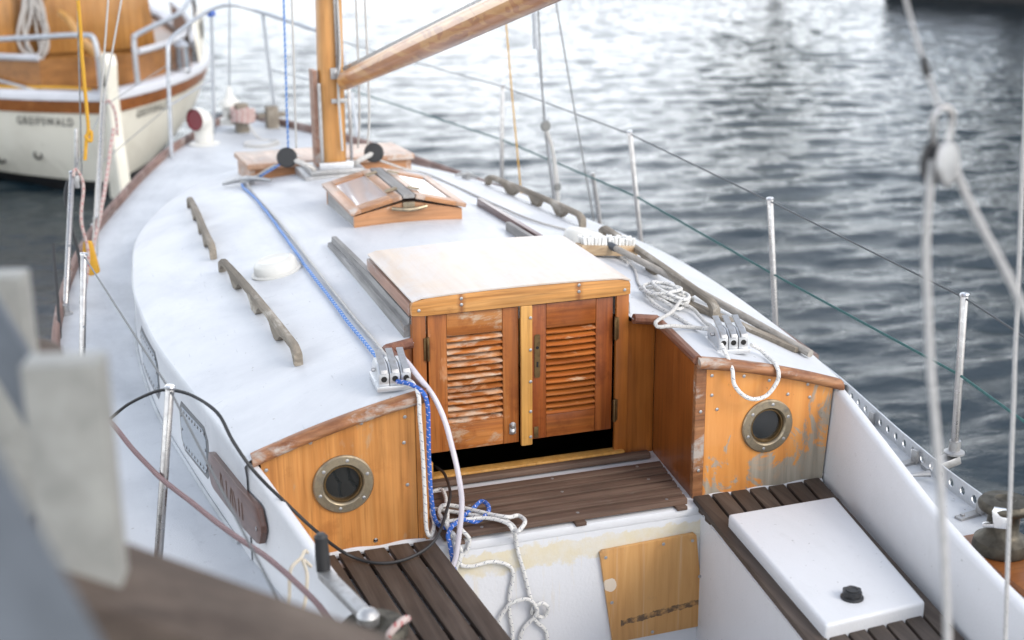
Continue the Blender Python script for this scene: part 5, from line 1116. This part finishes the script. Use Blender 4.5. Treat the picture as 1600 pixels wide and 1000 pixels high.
# pushpit hoops
def nr(name, pts, r, mat='galv', sub=5): return MB().tube(pts, r, 9, sub).build(name, mat, nbt)
at = lambda u, s, d, z: S0 + ax * u + sx * s * (wd(u) - d) + V((0, 0, z))
nr('pushpit', [at(1.1, -1, .06, shz(1) + .03), at(1.02, -1, .10, .0), at(.94, -1, .11, .08), at(.5, -1, .10, .13), at(.16, -1, .05, .16), at(.06, -1, .02, .10), at(.05, -1, .02, shz(0) + .03)], .024)
nr('pushpit', [at(.35, 1, .05, shz(.3) + .03), at(.36, 1, .06, .05), at(.45, 1, .07, .12), at(1.2, 1, .08, .20), at(2.2, 1, .1, .24), at(2.3, 1, .1, -.3)], .024)
nr('yellow_hose', [at(1.4, -1, .10, shz(1.4) + .07), at(.8, -1, .08, shz(.8) + .06), at(.3, -1, .06, shz(.3) + .075), at(.12, -1, .03, shz(.1) + .06)], .012, 'yellowrope')
MB().bar(at(1.3, -1, .0, shz(1.3) + .24), at(.25, -1, .02, shz(.3) - .02), .02, .02).build('stay', 'galv', nbt)
rg = Matrix((sx, ax, V((0, 0, 1)))).transposed()
# white weather cloth with dark lettering blocks on the starboard quarter, lantern beside it
w0, w1 = at(1.55, 1, -.02, shz(1.5) + .05), at(3.0, 1, -.02, shz(3) + .05)
wc = MB().hexa([w0, w1, w1 - sx * .03, w0 - sx * .03, w0 + V((0, 0, .36)) + ax * .12, w1 + V((0, 0, .46)), w1 + V((0, 0, .46)) - sx * .03, w0 + V((0, 0, .36)) - sx * .03 + ax * .12]).build('weather_cloth', 'oldwhite', nbt, .012)
ee = (w1 - w0).normalized()
for k in range(4): MB().box(w0 + ee * (.55 + k * .12) + sx * .006 + V((0, 0, .24)), (.07, .012, .16), Matrix((ee, sx, V((0, 0, 1)))).transposed()).build('lettering', 'letter', wc)
lt = thing('lantern', at(1.05, 1, .02, shz(1) + .04), 'galvanised lantern with clear glass on the stern quarter of the moored boat', 'lantern')
lo = ORG[lt.name]
MB().lathe([(.075, 0), (.08, .02), (.07, .04)], lo, n=16).build('base', 'galv', lt); MB().lathe([(.06, .04), (.068, .10), (.06, .22)], lo, n=16).build('glass', 'acrylic', lt); MB().lathe([(.07, .22), (.075, .25), (.03, .30), (0, .31)], lo, n=16).build('cap', 'galv', lt)
for a_ in (0, PI / 2, PI, 1.5 * PI): MB().tube([lo + V((.074 * math.cos(a_), .074 * math.sin(a_), .03)), lo + V((.074 * math.cos(a_), .074 * math.sin(a_), .24))], .005, 6).build('guard_bar', 'strake', lt)
# lettering that follows the hull
def hull_text(txt, side, u0, z0, h):
    cu = bpy.data.curves.new('lettering', 'FONT'); cu.body = txt; cu.size = h; cu.space_character = 1.30; cu.offset = .0012
    tmp = bpy.data.objects.new('tmp', cu); col.objects.link(tmp)
    dg = bpy.context.evaluated_depsgraph_get(); me = bpy.data.meshes.new_from_object(tmp.evaluated_get(dg)); bpy.data.objects.remove(tmp)
    bm = bmesh.new(); bm.from_mesh(me); bmesh.ops.subdivide_edges(bm, edges=[e for e in bm.edges if e.calc_length() > .05], cuts=1); bmesh.ops.triangulate(bm, faces=bm.faces)
    L = max(v.co.x for v in bm.verts)
    uu = np.linspace(0, 3, 400); arc = np.concatenate([[0], np.cumsum([(hp(b, side, z0) - hp(a, side, z0)).length for a, b in zip(uu[:-1], uu[1:])])])
    a0 = interp(u0, uu, arc)
    for v in bm.verts:
        x = (v.co.x if side > 0 else L - v.co.x) * .74
        v.co = hp(interp(a0 + x, arc, uu), side, z0 + v.co.y, .006) - ORG[nbt.name]
    bm.to_mesh(me); bm.free(); me.materials.clear(); me.materials.append(M['letter'])
    return put('lettering', me, nbt)
hull_text('GREIFSWALD', -1, .22, -.63, .104); hull_text('GREIFSWALD', 1, .26, -.61, .106)
for u_, z_ in ((.9, -1.0), (.52, -.92)):
    MB().lathe([(.045, -.03), (.045, .008), (.03, .01), (.028, -.02), (0, -.02)], hp(u_, -1, z_, .0), frame(-sx * .7 - ax * .7), 14).build('drain_outlet', 'letter', nbt)
coil = []
for k in range(70):
    a = k * .5; coil.append(cb + sx * (-.20 + (.07 + .03 * math.sin(k * .9)) * math.cos(a) * (1.25 - .5 * math.sin(a)) + .03 * math.sin(k * .31)) - ax * (.06 + .0013 * k) + V((0, 0, .10 + (.30 + .03 * math.sin(k * .7)) * math.sin(a))))
o = rope('rope', coil, .014, 'oldrope', 'coil of grey rope hanging on the cabin front of the moored boat', sub=2, n=6)
